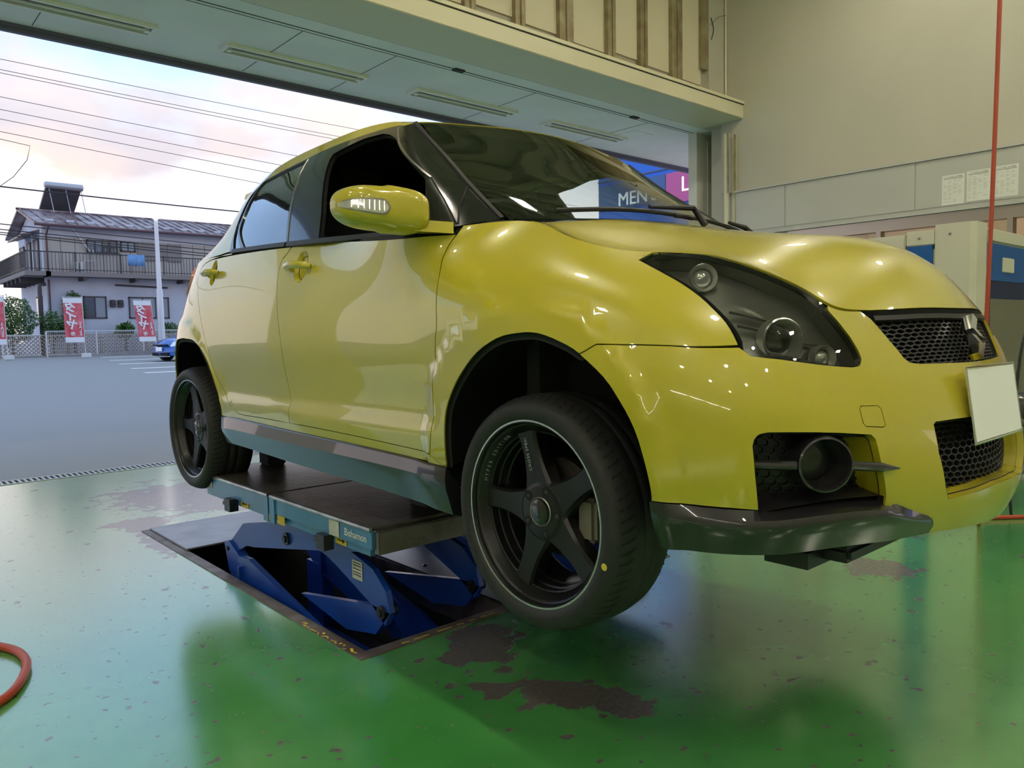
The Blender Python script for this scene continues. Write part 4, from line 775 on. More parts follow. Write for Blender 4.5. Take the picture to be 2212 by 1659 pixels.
def surf_obj(name, pats, mats, parent, depth=.012, flange=.016, mirror=False):
    """pats: list of patches joined in one mesh; rims fold inwards so panel gaps read dark"""
    V = []; N = []; F = []; MI = []
    for P, n, T, lp in pats:
        if mirror: P = mir(P); n = mir(n)
        T = flip_fix(P, n, T); b = len(V)
        V += list(P); N += list(n); F += [[b + i for i in t] for t in T]; MI += [0] * len(T)
        if depth:
            for ids in lp:
                ids = [i for k, i in enumerate(ids) if i != ids[k - 1]]; m = len(ids)
                if m < 3: continue
                p = P[ids]; nn = n[ids]; tg = np.roll(p, -1, 0) - np.roll(p, 1, 0); outd = np.cross(tg, nn); outd /= np.linalg.norm(outd, axis=1)[:, None] + 1e-9
                # outward = away from the patch: test with centroid of neighbouring triangles
                cen = P[T].mean(1); j = np.argmin(np.linalg.norm(cen[None, :, :] - p[:, None, :], axis=2), axis=1)
                if (((p - cen[j]) * outd).sum(1) < 0).sum() > m / 2: outd = -outd
                b = len(V)
                V += list(p) + list(p - nn * depth * .35) + list(p - nn * depth * .35) + list(p - nn * depth) + list(p - nn * depth + outd * flange)
                N += list(outd) * 4 + list(nn)
                for k in range(m):
                    k2 = (k + 1) % m
                    F.append([b + k, b + k2, b + m + k2, b + m + k]); MI.append(0)
                    F.append([b + 2 * m + k, b + 2 * m + k2, b + 3 * m + k2, b + 3 * m + k]); MI.append(1)
                    F.append([b + 3 * m + k, b + 3 * m + k2, b + 4 * m + k2, b + 4 * m + k]); MI.append(1)
    W_ = cw(np.array(V)); NW = np.array(N); NW = np.c_[-NW[:, 1], -NW[:, 0], NW[:, 2]]
    for fi, f in enumerate(F):
        a, b_, c = W_[f[0]], W_[f[1]], W_[f[2]]
        if len(f) == 4 and np.cross(b_ - a, c - a) @ (NW[f[0]] + NW[f[1]] + NW[f[2]] + NW[f[3]]) < 0: F[fi] = f[::-1]
    return mesh_from(name, W_.tolist(), F, mats, parent, True, NW.tolist(), MI)
def both(name, mk, mats, parent=None, **k):
    r = surf_obj(name, mk, mats, parent or CAR, **k); l = surf_obj(name, mk, mats, parent or CAR, mirror=True, **k); return r, l
PB = [M['paint'], M['gap']]
sm = smooth_poly
# ---- outlines (u,v) on the body shell
BK = {k: [tuple(p) for p in v] for k, v in BAKED.items()}
hl = BK['B_headlight']
hl_left = [hl[0]] + hl[:22:-1]              # tip -> down the outer edge to the bottom corner (index 23)
hl_bottom = hl[15:24]                       # inner corner -> outer bottom corner
arF = sm(BK['B_archF'], sub=3)
top_line = [(u, 5.0) for u in np.linspace(3.29, 3.95, 24)]
seam = BK['B_fenbump']
i_top = int(np.argmin([abs(p[0] - seam[-1][0]) + abs(p[1] - seam[-1][1]) for p in arF]))
arF_rear = arF[:i_top + 1]; arF_front = arF[i_top:]
dff = sm(BK['B_doorF_front'], sub=3); dbot = sm(BK['B_door_bottom'], sub=3); drr = sm(BK['B_doorR_rear'], sub=3); dmid = sm(BK['B_door_mid'], sub=3)
fender = [dff[0], (3.29, 5.0)] + top_line[1:] + sm(hl_left, sub=2) + seam[1:-1] + arF_rear[::-1] + [(3.30, .70)] + dff[::-1][:-1]
both('front_fender', [patch(fbody, sc2(fender), gap=.0018)], PB)
belt_v = lambda u: float(np.interp(u, [1.75, 2.2, 2.8, 3.2, 3.29], [4.965, 4.965, 4.955, 4.9, 4.86]))
fd_belt = [(u, belt_v(u)) for u in np.linspace(2.352, 3.285, 24)]
mid_d = [p for p in dmid if p[1] < 4.93]
bi = int(np.argmin([abs(p[0] - mid_d[-1][0]) for p in dbot]))
def dish(u, v, r=.046): return [(u + r * math.cos(a), v * VSC + r * .95 * math.sin(a)) for a in np.linspace(0, 2 * math.pi, 28, endpoint=False)]
HF = (2.455, 4.56); HR = (1.600, 4.67)
front_door = fd_belt + dff[1:] + dbot[1:bi] + [mid_d[-1]] + mid_d[::-1][1:]
rear_belt = [(u, belt_v(u)) for u in np.linspace(1.79, 2.345, 16)]
rear_door = rear_belt + mid_d + dbot[bi + 1:-1] + [p for p in drr[1:] if p[1] < 4.965]
fdr, fdl = both('front_door', [patch(fbody, sc2(front_door), holes=[dish(*HF)], gap=.0018)], PB)
rdr, rdl = both('rear_door', [patch(fbody, sc2(rear_door), holes=[dish(*HR, r=.04)], gap=.0018)], PB)
# quarter panel with rear wheel arch, tail and sill strip in one pressing
arR_r = sm([(1.349 - .07, 3.235)] + BK['B_archR'], sub=3)
arR_l = [(2 * 1.30 - u + (0.03 if v < 2 else 0), v) for u, v in arR_r if v > .9]
quarter = [(1.80, 4.985), (1.55, 5.0), (1.15, 5.0), (.90, 5.0), (.68, 5.0), (.40, 5.0), (0.0, 5.0), (0.0, .25), (.4, .25), (.7, .3), (.86, .45)] + arR_l[::-1] + arR_r[1:] + sm(BK['B_sill_top'], sub=3)[::-1][1:] + [(3.295, .72)] + dbot + drr[1:]
both('quarter_panel', [patch(fbody, sc2(quarter), gap=.0012)], PB)
# bumper: right half, mirrored across the nose into one part
grl = BK['B_upgrille']; HN = CT
fog = BK['B_fogtop']; fog[4] = (4.538, 1.93)
fog_o = [(4.229, 1.70)] + sm([(4.232, 1.79), (4.242, 1.87), (4.262, 1.905)], sub=3) + [(4.36, 1.915), (4.45, 1.925), (4.538, 1.93), (4.549, 1.854), (4.554, 1.465), (4.569, .935), (4.437, .87), (4.325, .80), (4.246, .72), (4.236, 1.269)]
low_o = [(4.755, 2.129), (4.765, 2.175), (4.83, 2.19), (4.93, 2.19), (HN, 2.19), (HN, 1.10), (4.98, 1.09), (4.911, 1.02), (4.841, .958), (4.782, .90), (4.766, 1.103), (4.751, 1.625)]
up_o = [(4.672, 5.0), (4.69, 4.81), (4.707, 4.29), (4.728, 3.809), (4.742, 3.68), (4.775, 3.62), (4.83, 3.595), (4.93, 3.57), (HN, 3.56)]
lip_bot = [(HN, .34), (4.93, .33), (4.80, .30), (4.70, .28)]
spl = [(4.021, .832), (4.109, .831), (4.188, .822), (4.246, .80)]
bump = [seam[0]] + [hl[i] for i in (22, 21, 20, 19, 18, 17, 16, 15, 14, 13, 12, 11)] + [(4.525, 4.93), (4.60, 4.96)] + up_o + [(HN, 2.19)] + low_o[3::-1][:4] + low_o[:5:-1] + [(HN, 1.10)] + lip_bot + [(4.66, .33), (4.569, .60)] + [(4.569, .935)]
# two closed regions are cut around the fog opening by routing the outline along it
bump += [(4.554, 1.465), (4.549, 1.854), (4.538, 1.93), (4.45, 1.925), (4.36, 1.915)] + sm([(4.232, 1.79), (4.242, 1.87), (4.262, 1.905)], sub=3)[::-1] + [(4.229, 1.70), (4.236, 1.269), (4.246, .80)] + spl[::-1][1:] + arF_front[::-1][1:] + seam[::-1][1:-1]
tow = BK['B_tow']
pb = patch(fbody, sc2(bump), holes=[sc2(tow)], gap=.0012)
pbm = (mir(pb[0]), mir(pb[1]), pb[2], pb[3])
bumper = surf_obj('front_bumper', [pb, pbm], PB, CAR, depth=.016, flange=0.004)
surf_obj('tow_cover', [patch(fbody, sc2(tow), gap=.0015)], PB, CAR, depth=.01)
# hood, roof
wl = body(np.linspace(3.475, CT, 90), np.full(90, 5.0))
hp = [(a, b) for a, b in wl[:, :2]]
rear_edge = [(-.105, 0), (-.112, .2), (-.148, .45), (-.180, .60)]
hoodp = hp + [(a, -b) for a, b in hp[::-1][1:]] + [(a, -b) for a, b in rear_edge[::-1]] + rear_edge[1:]
surf_obj('hood', [patch(fhood, hoodp, step=.035, gap=.0022)], PB, CAR, depth=.018, flange=-.02)
rl = green(np.linspace(0.0, CG, 120), np.full(120, 3.0))
rp = [(a, b) for a, b in rl[:, :2]]
roofp = rp + [(a, -b) for a, b in rp[::-1][1:-1]]
surf_obj('roof', [patch(froof, roofp, step=.05)], PB, CAR, depth=.01, flange=-.02)
# upper side: black pillar band with window openings, yellow rail strip and rear pillar
dlo = sm(BK['G_dlo'][:-1], sub=3)
dlo = [(1.60, .308), (1.51, .98), (1.36, 1.75), (1.30, 2.2), (1.36, 2.52), (1.50, 2.575)] + sm([(1.516, 2.575), (1.75, 2.60), (1.993, 2.625), (2.182, 2.675), (2.377, 2.70), (2.576, 2.745), (2.736, 2.80), (2.9, 2.875), (3.07, 2.95), (3.22, 2.99)], sub=3)[1:]
wtr = sm([(3.225, 2.97), (3.25, 2.012), (3.249, 1.02), (3.262, .03)], sub=5)
belt_g = [(3.262, .0), (3.15, .0), (3.0, -.0), (2.6, 0.0), (2.15, 0.0), (1.7, .02), (1.62, .1)]
WF = [tuple(p) for p in BK['G_winF']]; WR = [tuple(p) for p in BK['G_winR']]; WQ = [tuple(p) for p in BK['G_winQ']]
winF = [(2.46, .10), (2.44, .8), (2.40, 1.5)] + [(2.35, 2.235), (2.352, 2.39)] + WF[4:11] + [(3.03, .23), (3.0, .10)]
winR = [(2.016, 2.56), (2.06, 2.0), (2.188, .10), (1.785, .12), (1.60, .9), (1.45, 1.8), (1.385, 2.42), (1.40, 2.50)] + [(1.6, 2.53), (1.8, 2.54)]
winQ = [(1.355, 2.30), (1.345, 2.0), (1.39, 1.7), (1.52, .9), (1.655, .18), (1.735, .12), (1.57, .9), (1.42, 1.8)]
winQ = [(1.372, 2.36), (1.335, 2.1), (1.40, 1.65), (1.525, .95), (1.66, .16), (1.745, .12), (1.575, .9), (1.43, 1.8)]
pil = dlo + wtr[1:] + belt_g[1:]
surf_obj('pillar_trim', [patch(fgreen, sc2(pil), holes=[sc2(winF), sc2(winR), sc2(winQ)], gap=.0005)], [M['gloss_black'], M['gap']], CAR, depth=.02, flange=-.004)
winFL = [(2.36, .10), (2.34, .8), (2.30, 1.5), (2.25, 2.235), (2.252, 2.39), (2.33, 2.44)] + winF[5:]
surf_obj('pillar_trim', [patch(fgreen, sc2(pil), holes=[sc2(winFL), sc2(winR), sc2(winQ)], gap=.0005)], [M['gloss_black'], M['gap']], CAR, depth=.02, flange=-.004, mirror=True)
rail = [(u, 3.0) for u in np.linspace(3.22, .0, 60)] + [(0, 0.0)] + [(u, 0.0) for u in np.linspace(.2, 1.62, 14)] + dlo
both('rear_pillar', [patch(fgreen, sc2([(0.46, 3.0), (.30, 2.8), (.30, .35), (.46, .12), (.9, 0), (1.3, 0), (1.62, 0.1)] + dlo + [(u, 3.0) for u in np.linspace(3.2, .5, 50)]))], PB, depth=.008, flange=-.01)
tg = patch(fgreen, sc2([(0.30, .35), (.30, 2.8), (.46, 3.0), (0, 3.0), (0, .12), (.46, .12)])); 
surf_obj('rear_window', [tg, (mir(tg[0]), mir(tg[1]), tg[2], tg[3])], [M['sideglass'], M['gap']], CAR, depth=0)
def gl_obj(name, poly, m, parent, off=-.006):
    p = patch(fgreen, sc2(inset_uv(poly, -.006)), step=.06, off=off); return both(name, [p], [m, M['gap']], parent, depth=0)
def inset_uv(poly, d): return [(a, b / VSC) for a, b in inset(sc2(poly), d)]
gl_obj('rear_door_window', winR, M['sideglass'], CAR); gl_obj('quarter_window', winQ, M['sideglass'], CAR)
ws = [(u, 2.97) for u in np.linspace(3.262, CG, 14)] + [(u, 0.0) for u in np.linspace(CG, 3.28, 14)] + [(3.262, 1.02), (3.264, 2.01)]
pw = patch(fgreen, sc2(ws), step=.05)
surf_obj('windshield', [pw, (mir(pw[0]), mir(pw[1]), pw[2], pw[3])], [M['glass'], M['gap']], CAR, depth=0)
def ribbon(name, fn, pts, w, m, parent, h=.006, mirror=True):
    """raised moulding along a line on a surface"""
    pts = densify(pts, .02, False); A = np.array(pts); P = fn(A[:, 0], A[:, 1]); N = fnormal(fn, A); tgn = np.gradient(P, axis=0); tgn /= np.linalg.norm(tgn, axis=1)[:, None]; S = np.cross(N, tgn)
    res = []
    for sg in ((1, -1) if mirror else (1,)):
        V = []; F = []
        for i in range(len(P)):
            for a, b in ((-1, -.3), (-.8, 1), (.8, 1), (1, -.3)): V.append(P[i] + S[i] * a * w / 2 + N[i] * b * h)
        n = len(P)
        for i in range(n - 1):
            for k in range(3): F.append([4 * i + k, 4 * i + k + 1, 4 * i + 4 + k + 1, 4 * i + 4 + k])
        F += [[0, 1, 2, 3], [4 * n - 1, 4 * n - 2, 4 * n - 3, 4 * n - 4]]
        V = np.array(V)
        if sg < 0: V = mir(V)
        res.append(mesh_from(name, cw(V).tolist(), F, m, parent, True, auto=40))
    return res
ribbon('belt_moulding', fgreen, sc2([(3.13, .03), (2.9, .03), (2.6, .03), (2.21, .03)]), .022, M['black'], CAR)
ribbon('belt_moulding', fgreen, sc2([(2.195, .03), (1.9, .04), (1.66, .07)]), .022, M['black'], CAR)
ribbon('windshield_trim', fgreen, sc2(wtr), .016, M['black'], CAR, h=.007)
ribbon('door_frame_trim', fgreen, sc2([(2.92, 2.80), (2.97, 2.3), (3.085, 1.62), (3.128, 1.3)]), .007, M['darkchrome'], CAR, h=.004)
ribbon('pillar_seam', fgreen, sc2([(2.03, 2.56), (2.09, 1.9), (2.205, .12)]), .006, M['darkchrome'], CAR, h=.003)
ribbon('pillar_seam', fgreen, sc2([(3.249, 1.05), (3.173, .438), (3.147, .06)]), .006, M['gap'], CAR, h=.002)
ribbon('pillar_seam', fgreen, sc2([(3.128, 1.3), (3.14, .7), (3.142, .06)]), .006, M['gap'], CAR, h=.002)
# ---- headlights: clear lens over a dark bowl with projector, turn lamp and side lamp
hlp = sm(hl, closed=True, sub=3)
def pt(fn, a, b, off=0.0):
    A = np.array([[a, b]]); return (fn(A[:, 0], A[:, 1]) + fnormal(fn, A) * off)[0]
for sg in (1, -1):
    pl_ = patch(fbody, sc2(hlp), step=.03, gap=.003)
    lens = surf_obj('headlight', [pl_], [M['lens'], M['darkchrome']], CAR, depth=.05, flange=0, mirror=sg < 0)
    inner = patch(fbody, sc2(inset_uv(hlp, .004)), step=.03, off=-.05)
    surf_obj('reflector_bowl', [inner], [M['darkchrome'], M['gap']], lens, depth=0, mirror=sg < 0)
    def lamp_at(u, v, off, r, dep, aim, name, m2):
        p = pt(fbody, u, v * VSC, off); p[1] *= sg; c = Vector(cwp(*p)); ax = Vector((-aim[1] * sg, -aim[0], aim[2])).normalized()
        b = MB().lathe([(r * .74, -dep), (r * .8, -dep * .3), (r * .98, 0), (r, .003), (r * 1.06, 0), (r * 1.04, -dep)], c, ax, 36); b.build(name, M['alu'], lens, True)
        b = MB().lathe([(.0005, -dep * .3)] + [(r * .72 * math.sin(a), -dep * .95 + r * .55 * math.cos(a)) for a in np.linspace(.05, math.pi / 2, 8)], c, ax, 28); b.build(name + '_bulb', m2, lens, True)
    lamp_at(4.335, 3.98, -.022, .044, .03, (.86, .5, 0), 'projector', M['lens'])
    lamp_at(4.46, 3.80, -.022, .026, .02, (.86, .45, 0), 'side_lamp', M['clearlamp'])
    lamp_at(4.125, 4.72, -.022, .030, .02, (.75, .62, .1), 'turn_lamp', M['clearlamp'])
    # bezel steps inside the lamp
    b = MB()
    for v0, u0, u1 in ((4.35, 4.20, 4.36), (4.15, 4.22, 4.50), (3.72, 4.30, 4.53)):
        Pp = np.array([pt(fbody, u, v0 * VSC, -.036) for u in np.linspace(u0, u1, 10)]); Pp[:, 1] *= sg; b.tube(cw(Pp).tolist(), .004, 6)
    b.build('bezel', M['darkchrome'], lens, True)
# ---- honeycomb grilles
def honey(name, fn, poly, cell, m, off, parent=None, bar=.0035, dep=.012, mirror_also=False, squash=1.0):
    poly = densify(poly, .02); A = np.array(poly); x0, y0 = A.min(0) - cell; x1, y1 = A.max(0) + cell
    r = cell / math.sqrt(3); segs = set(); b = MB(); dy = r * 1.5 * squash
    rows = int((y1 - y0) / dy) + 2; cols = int((x1 - x0) / cell) + 2
    for j in range(rows):
        for i in range(cols):
            cx = x0 + (i + .5 * (j % 2)) * cell; cy = y0 + j * dy
            pts = [(round(cx + r * math.sin(math.pi / 3 * k), 5), round(cy + r * squash * math.cos(math.pi / 3 * k), 5)) for k in range(6)]
            for k in range(3): segs.add((pts[k], pts[k + 1]))
    segs = list(segs); mids = np.array([((a[0] + c[0]) / 2, (a[1] + c[1]) / 2) for a, c in segs]); ok = inside(mids, poly)
    for (a, c), o in zip(segs, ok):
        if not o: continue
        Q = np.array([a, c]); P = fn(Q[:, 0], Q[:, 1]); N = fnormal(fn, Q); P = P + N * off
        t = P[1] - P[0]; t /= np.linalg.norm(t) + 1e-9; S = np.cross(N[0], t) * bar / 2
        for g in ((1, -1) if mirror_also else (1,)):
            f8 = [P[0] - S, P[0] + S, P[1] + S, P[1] - S, P[0] - S * 1.6 - N[0] * dep, P[0] + S * 1.6 - N[0] * dep, P[1] + S * 1.6 - N[1] * dep, P[1] - S * 1.6 - N[1] * dep]
            f8 = np.array(f8)
            if g < 0: f8 = mir(f8)
            b.add(cw(f8).tolist(), [(0, 1, 2, 3), (0, 4, 5, 1), (2, 6, 7, 3), (1, 5, 6, 2), (3, 7, 4, 0)])
    return b.build(name, m, parent or CAR)
upg = sc2(up_o); upg_full = upg + [(2 * HN - a, b) for a, b in upg[::-1][1:]]
def fb_off(d):
    return lambda a, b: fbody(a, b) + fnormal(fbody, np.c_[a, b]) * d
gr = honey('upper_grille', fbody, inset(upg_full, .004), .030, M['black'], -.014, squash=.62)
bp = patch(fbody, inset(upg_full, -.004), step=.05, off=-.03); surf_obj('grille_backing', [bp], [M['gap'], M['gap']], gr, depth=0)
ribbon('grille_top_bar', fb_off(-.006), [(a, 4.83 * VSC) for a in np.linspace(4.70, 2 * HN - 4.70, 20)], .014, M['black'], gr, h=.008, mirror=False)
low_full = sc2(low_o); lowl = sc2([(4.755, 2.129), (4.765, 2.175), (4.83, 2.19), (4.93, 2.19), (HN, 2.19)]); lowb = sc2([(HN, 1.10), (4.98, 1.09), (4.911, 1.02), (4.841, .958), (4.782, .90), (4.766, 1.103), (4.751, 1.625)])
lowp = lowl + [(2 * HN - a, b) for a, b in lowl[::-1][1:]] + [(2 * HN - a, b) for a, b in lowb[::-1]] + lowb[1:]
lg = honey('lower_grille', fbody, lowp, .030, M['black'], -.045, squash=.62)
surf_obj('grille_backing', [patch(fbody, lowp, step=.05, off=-.062)], [M['gap'], M['gap']], lg, depth=0)
def wall_strip(name, fn, poly, d0, d1, m, parent, mirror=False, closed=True):
    poly = densify(poly, .015, closed); A = np.array(poly); P = fn(A[:, 0], A[:, 1]); N = fnormal(fn, A); n = len(P)
    V = np.r_[P - N * d0, P - N * d1]
    if mirror: V = mir(V)
    F = [(i, (i + 1) % n, n + (i + 1) % n, n + i) for i in range(n if closed else n - 1)]
    return mesh_from(name, cw(V).tolist(), F, m, parent, True, auto=40)
wall_strip('grille_surround', fbody, lowp, .0, .065, M['paint'], lg); wall_strip('grille_surround', fbody, upg_full, .012, .035, M['black'], gr)
# ---- fog lamp pockets
fogp = sc2(fog_o)
for sg in (1, -1):
    fb = surf_obj('fog_lamp_pocket', [patch(fbody, inset(fogp, -.006), step=.04, off=-.075)], [M['black'], M['gap']], CAR, depth=0, mirror=sg < 0)
    iR = [i for i, p in enumerate(fog_o) if p[0] > 4.53]
    wall_strip('pocket_wall', fbody, sc2([fog_o[i] for i in iR]), .0, .078, M['paint'], fb, sg < 0, False)
    wall_strip('pocket_wall', fbody, sc2(fog_o[:iR[0] + 1]), .012, .078, M['black'], fb, sg < 0, False); wall_strip('pocket_wall', fbody, sc2(fog_o[iR[-1]:] + [fog_o[0]]), .012, .078, M['black'], fb, sg < 0, False)
    if sg > 0: honey('pocket_mesh', fbody, fogp, .034, M['black'], -.070, fb, bar=.003, dep=.006, squash=.7)
    p = pt(fbody, 4.395, 1.42 * VSC, -.008); p[1] *= sg; c = Vector(cwp(*p)); ax = Vector((-.62 * sg, -.78, .0)).normalized()
    b = MB().lathe([(.043, -.05), (.046, -.02), (.049, .008), (.052, .014), (.056, .012), (.058, .0), (.056, -.07)], c, ax, 44); b.build('fog_ring', M['gunmetal'], fb, True)
    b = MB().lathe([(.001, -.045), (.025, -.043), (.046, -.05)], c, ax, 36); b.build('fog_lens', M['lens'], fb, True)
    b = MB().lathe([(.001, -.060), (.046, -.060)], c, ax, 36); b.build('fog_reflector', M['rim'], fb, True)
    for ua, ub, d0, d1 in ((4.235, 4.33, -.03, -.012), (4.455, 4.60, -.012, .010)):
        L_ = []; us = np.linspace(ua, ub, 10); rr = []
        for k, u in enumerate(us):
            q = pt(fbody, u, 1.40 * VSC, d0 + (d1 - d0) * k / 9); q[1] *= sg; L_.append(cwp(*q)); rr.append(.010 if (d1 < 0 or k < 7) else .010 * (1 - (k - 6) / 3.6))
        MB().tube(L_, rr, 10).build('fog_bar', M['gunmetal'], fb, True)
    # dark lower lip
    us = np.r_[np.linspace(4.018, 4.25, 16), np.linspace(4.27, 4.70, 30), [4.725, 4.745, 4.755]]
    V = []; secs = 8
    for u in us:
        t = (u - 4.018) / (4.755 - 4.018); end = max(0, (u - 4.70) / .055)
        vt = float(np.interp(u, [4.018, 4.25, 4.40, 4.57, 4.70, 4.74, 4.755], [.83, .80, .86, .90, .66, .60, .50])); vb = float(np.interp(u, [4.018, 4.1, 4.3, 4.755], [.06, .12, .15, .30]))
        inn = float(np.interp(u, [4.018, 4.24, 4.26, 4.56, 4.60, 4.755], [0, .0, .075, .065, .0, 0]))
        out = float(np.interp(u, [4.018, 4.05, 4.3, 4.6, 4.755], [.004, .014, .024, .020, .004]))
        pt_ = pt(fbody, u, vt * VSC, -inn); mid = vb + (vt - vb) * .74; lo = vb + (vt - vb) * .45
        row = [pt(fbody, u, vt * VSC, -inn + .0015), pt(fbody, u, (vt * .35 + mid * .65) * VSC, out * .65 + .001), pt(fbody, u, mid * VSC, out), pt(fbody, u, (mid * .75 + lo * .25) * VSC, out * 1.08), pt(fbody, u, lo * VSC, out * .9), pt(fbody, u, vb * VSC, out * .6), pt(fbody, u, vb * VSC, -.02), pt(fbody, u, vb * VSC, -.06)]
        V += [(a[0], a[1] * sg, a[2]) for a in row]
    F = [(i * secs + k, i * secs + k + 1, (i + 1) * secs + k + 1, (i + 1) * secs + k) for i in range(len(us) - 1) for k in range(secs - 1)] + [list(range((len(us) - 1) * secs, len(us) * secs))]
    mesh_from('bumper_lip', cw(np.array(V)).tolist(), F, M['gunmetal'], CAR, True, auto=38)
    # side skirt
    st = np.array(sm(BK['B_sill_top'], sub=5)[::-1]); V = []; ns = len(st)
    for i, (u, v) in enumerate(st):
        p = pt(fbody, u, v * VSC, .001); k = i / (ns - 1); e = min(1, k / .03, (1 - k) / .03) * .6 + .4; drop = .118 + .02 * k
        for dq, dz in ((0, 0), (.007 * e, -.004), (.016 * e, -.05 * (1 - .25 * k)), (.010 * e, -.062), (-.02, -drop), (-.06, -drop - .012), (-.10, -drop)): V.append((p[0], (p[1] + dq) * sg, p[2] + dz))
    F = [(i * 7 + k, i * 7 + k + 1, (i + 1) * 7 + k + 1, (i + 1) * 7 + k) for i in range(ns - 1) for k in range(6)] + [list(range(7)), list(range((ns - 1) * 7, ns * 7))]
    mesh_from('side_skirt', cw(np.array(V)).tolist(), F, M['gunmetal'], CAR, True, auto=25)
    # wheel arch liners
    for ar, cs in ((arF, (0.0, .31)), ([(a, b) for a, b in arR_l[::-1] + arR_r[1:]], (-2.39, .33))):
        A = np.array(densify(sc2(ar), .03, False)); P = fbody(A[:, 0], A[:, 1]); N = fnormal(fbody, A); V = []; n = len(P)
        ctr = np.array([cs[0] + .01, 0, cs[1]])
        for k, (dq, gr_) in enumerate(((.004, 1.0), (.03, 1.0), (.06, 1.05), (.30, 1.05))):
            Q = P.copy(); Q[:, 1] -= dq; Q[:, [0, 2]] = ctr[[0, 2]] + (Q[:, [0, 2]] - ctr[[0, 2]]) * gr_; V += list(Q)
        F = [(r * n + i, r * n + i + 1, (r + 1) * n + i + 1, (r + 1) * n + i) for r in range(3) for i in range(n - 1)] + [list(range(3 * n, 4 * n))]
        V = np.array(V); V[:, 1] *= sg
        mesh_from('wheel_liner', cw(V).tolist(), F, M['gap'], CAR, True, auto=40)
    # door mirror
    mc = np.array([-.495, .925, 1.022]); nu, nv = 40, 26; V = []
    ex = lambda c, e: math.copysign(abs(c) ** e, c)
    def mir_pt(t, th, k=1.0):
        f = (1 - abs(t) ** 4.5) ** (1 / 2.2) if t > 0 else (1 - abs(t) ** 7) ** (1 / 3.0)
        s_ = ex(math.cos(th), .70) * f; z_ = ex(math.sin(th), .62) * (f * .92 + .08 * (t < 0))
        s_ = s_ if s_ > 0 else s_ * .30
        top = .068 - .010 * max(0, t) ** 2 - .012 * max(0, -t) ** 2; bot = .062 - .012 * max(0, t) ** 2
        return (mc[0] + .090 * s_ * k - .055 * t, (mc[1] + .108 * t) * sg, mc[2] + (top if z_ > 0 else bot) * z_ * k + .010 * t)
    for j in range(nv + 1):
        t_ = -math.cos(math.pi * j / nv) * .9995
        for i in range(nu): V.append(mir_pt(t_, 2 * math.pi * i / nu))
    F = [(j * nu + i, j * nu + (i + 1) % nu, (j + 1) * nu + (i + 1) % nu, (j + 1) * nu + i) for j in range(nv) for i in range(nu)] + [list(range(nu)), list(range(nv * nu, (nv + 1) * nu))]
    cap = mesh_from('door_mirror', cw(np.array(V)).tolist(), F, M['paint'], CAR, True)
    bm2 = bmesh.new(); bm2.from_mesh(cap.data); bmesh.ops.recalc_face_normals(bm2, faces=bm2.faces[:]); bm2.to_mesh(cap.data); bm2.free()
    def pill(k, t0, t1, za, zb, name, m):
        V = []; ks = 20
        for a in range(ks):
            t = t0 + (t1 - t0) * a / (ks - 1); e_ = min(1, a / 3.5); e_ = math.sqrt(max(.02, 1 - (1 - e_) ** 2))
            for zf in np.linspace(za, zb, 5):
                z2 = (za + zb) / 2 + (zf - (za + zb) / 2) * e_; V.append(mir_pt(t, math.asin(ex(max(-1, min(1, z2)), 1 / .62)) if abs(z2) > 1e-6 else 0, k))
        return mesh_from(name, cw(np.array(V)).tolist(), [(5 * a + c, 5 * a + c + 1, 5 * a + 6 + c, 5 * a + 5 + c) for a in range(ks - 1) for c in range(4)], m, cap, True)
    pill(1.012, .06, .985, -.46, .28, 'signal_frame', M['darkchrome']); pill(1.022, .10, .975, -.38, .20, 'turn_signal', M['clearlamp'])
    b = MB()
    for a in range(7):
        t = .20 + .105 * a; p0 = mir_pt(t, -.12, 1.03); p1 = mir_pt(t, .06, 1.03); b.tube([cwp(*p0), cwp(*p1)], .0022, 5)
    tag(b.build('signal_ribs', M['chrome'], cap), kind='stuff')
    foot = MB(); 
    def C(s, q, z): return cwp(s, q * sg, z)
    ft = [[C(-.42, .885, .962), C(-.425, .88, .995), C(-.53, .88, .995), C(-.53, .885, .965)], [C(-.335, .775, .952), C(-.345, .768, .985), C(-.52, .765, .995), C(-.52, .78, .970)]]
    V = ft[0] + ft[1]; foot.add(V, [(0, 1, 2, 3), (7, 6, 5, 4), (0, 4, 5, 1), (1, 5, 6, 2), (2, 6, 7, 3), (3, 7, 4, 0)]); foot.build('mirror_foot', M['paint'], cap)
    # handles
    for door, (hu, hv), rr in (((fdr if sg > 0 else fdl), HF, .046), ((rdr if sg > 0 else rdl), HR, .040)):
        A = np.array(dish(hu, hv, rr + .001)); V = []; n = len(A); c0 = A.mean(0); rings = ((1, 0), (.93, -.004), (.75, -.013), (.45, -.019), (.02, -.021))
        for f_, d_ in rings:
            Q = c0 + (A - c0) * f_; V += list(fbody(Q[:, 0], Q[:, 1]) + fnormal(fbody, Q) * d_)
        V = np.array(V); V[:, 1] *= sg
        F = [(r * n + i, r * n + (i + 1) % n, (r + 1) * n + (i + 1) % n, (r + 1) * n + i) for r in range(len(rings) - 1) for i in range(n)]
        mesh_from('handle_dish', cw(V).tolist(), F, M['paint'], door, True)
        L_ = []; rad = []
        for k in range(13):
            t = k / 12; uu = hu - .092 + .175 * t; q = pt(fbody, uu, (hv - .02) * VSC, .006 + .030 * math.sin(math.pi * t) ** .6); L_.append(cwp(q[0], q[1] * sg, q[2])); rad.append(.0135 if 0 < k < 12 else .009)
        MB().tube(L_, rad, 12).build('handle', M['paint'], door, True)
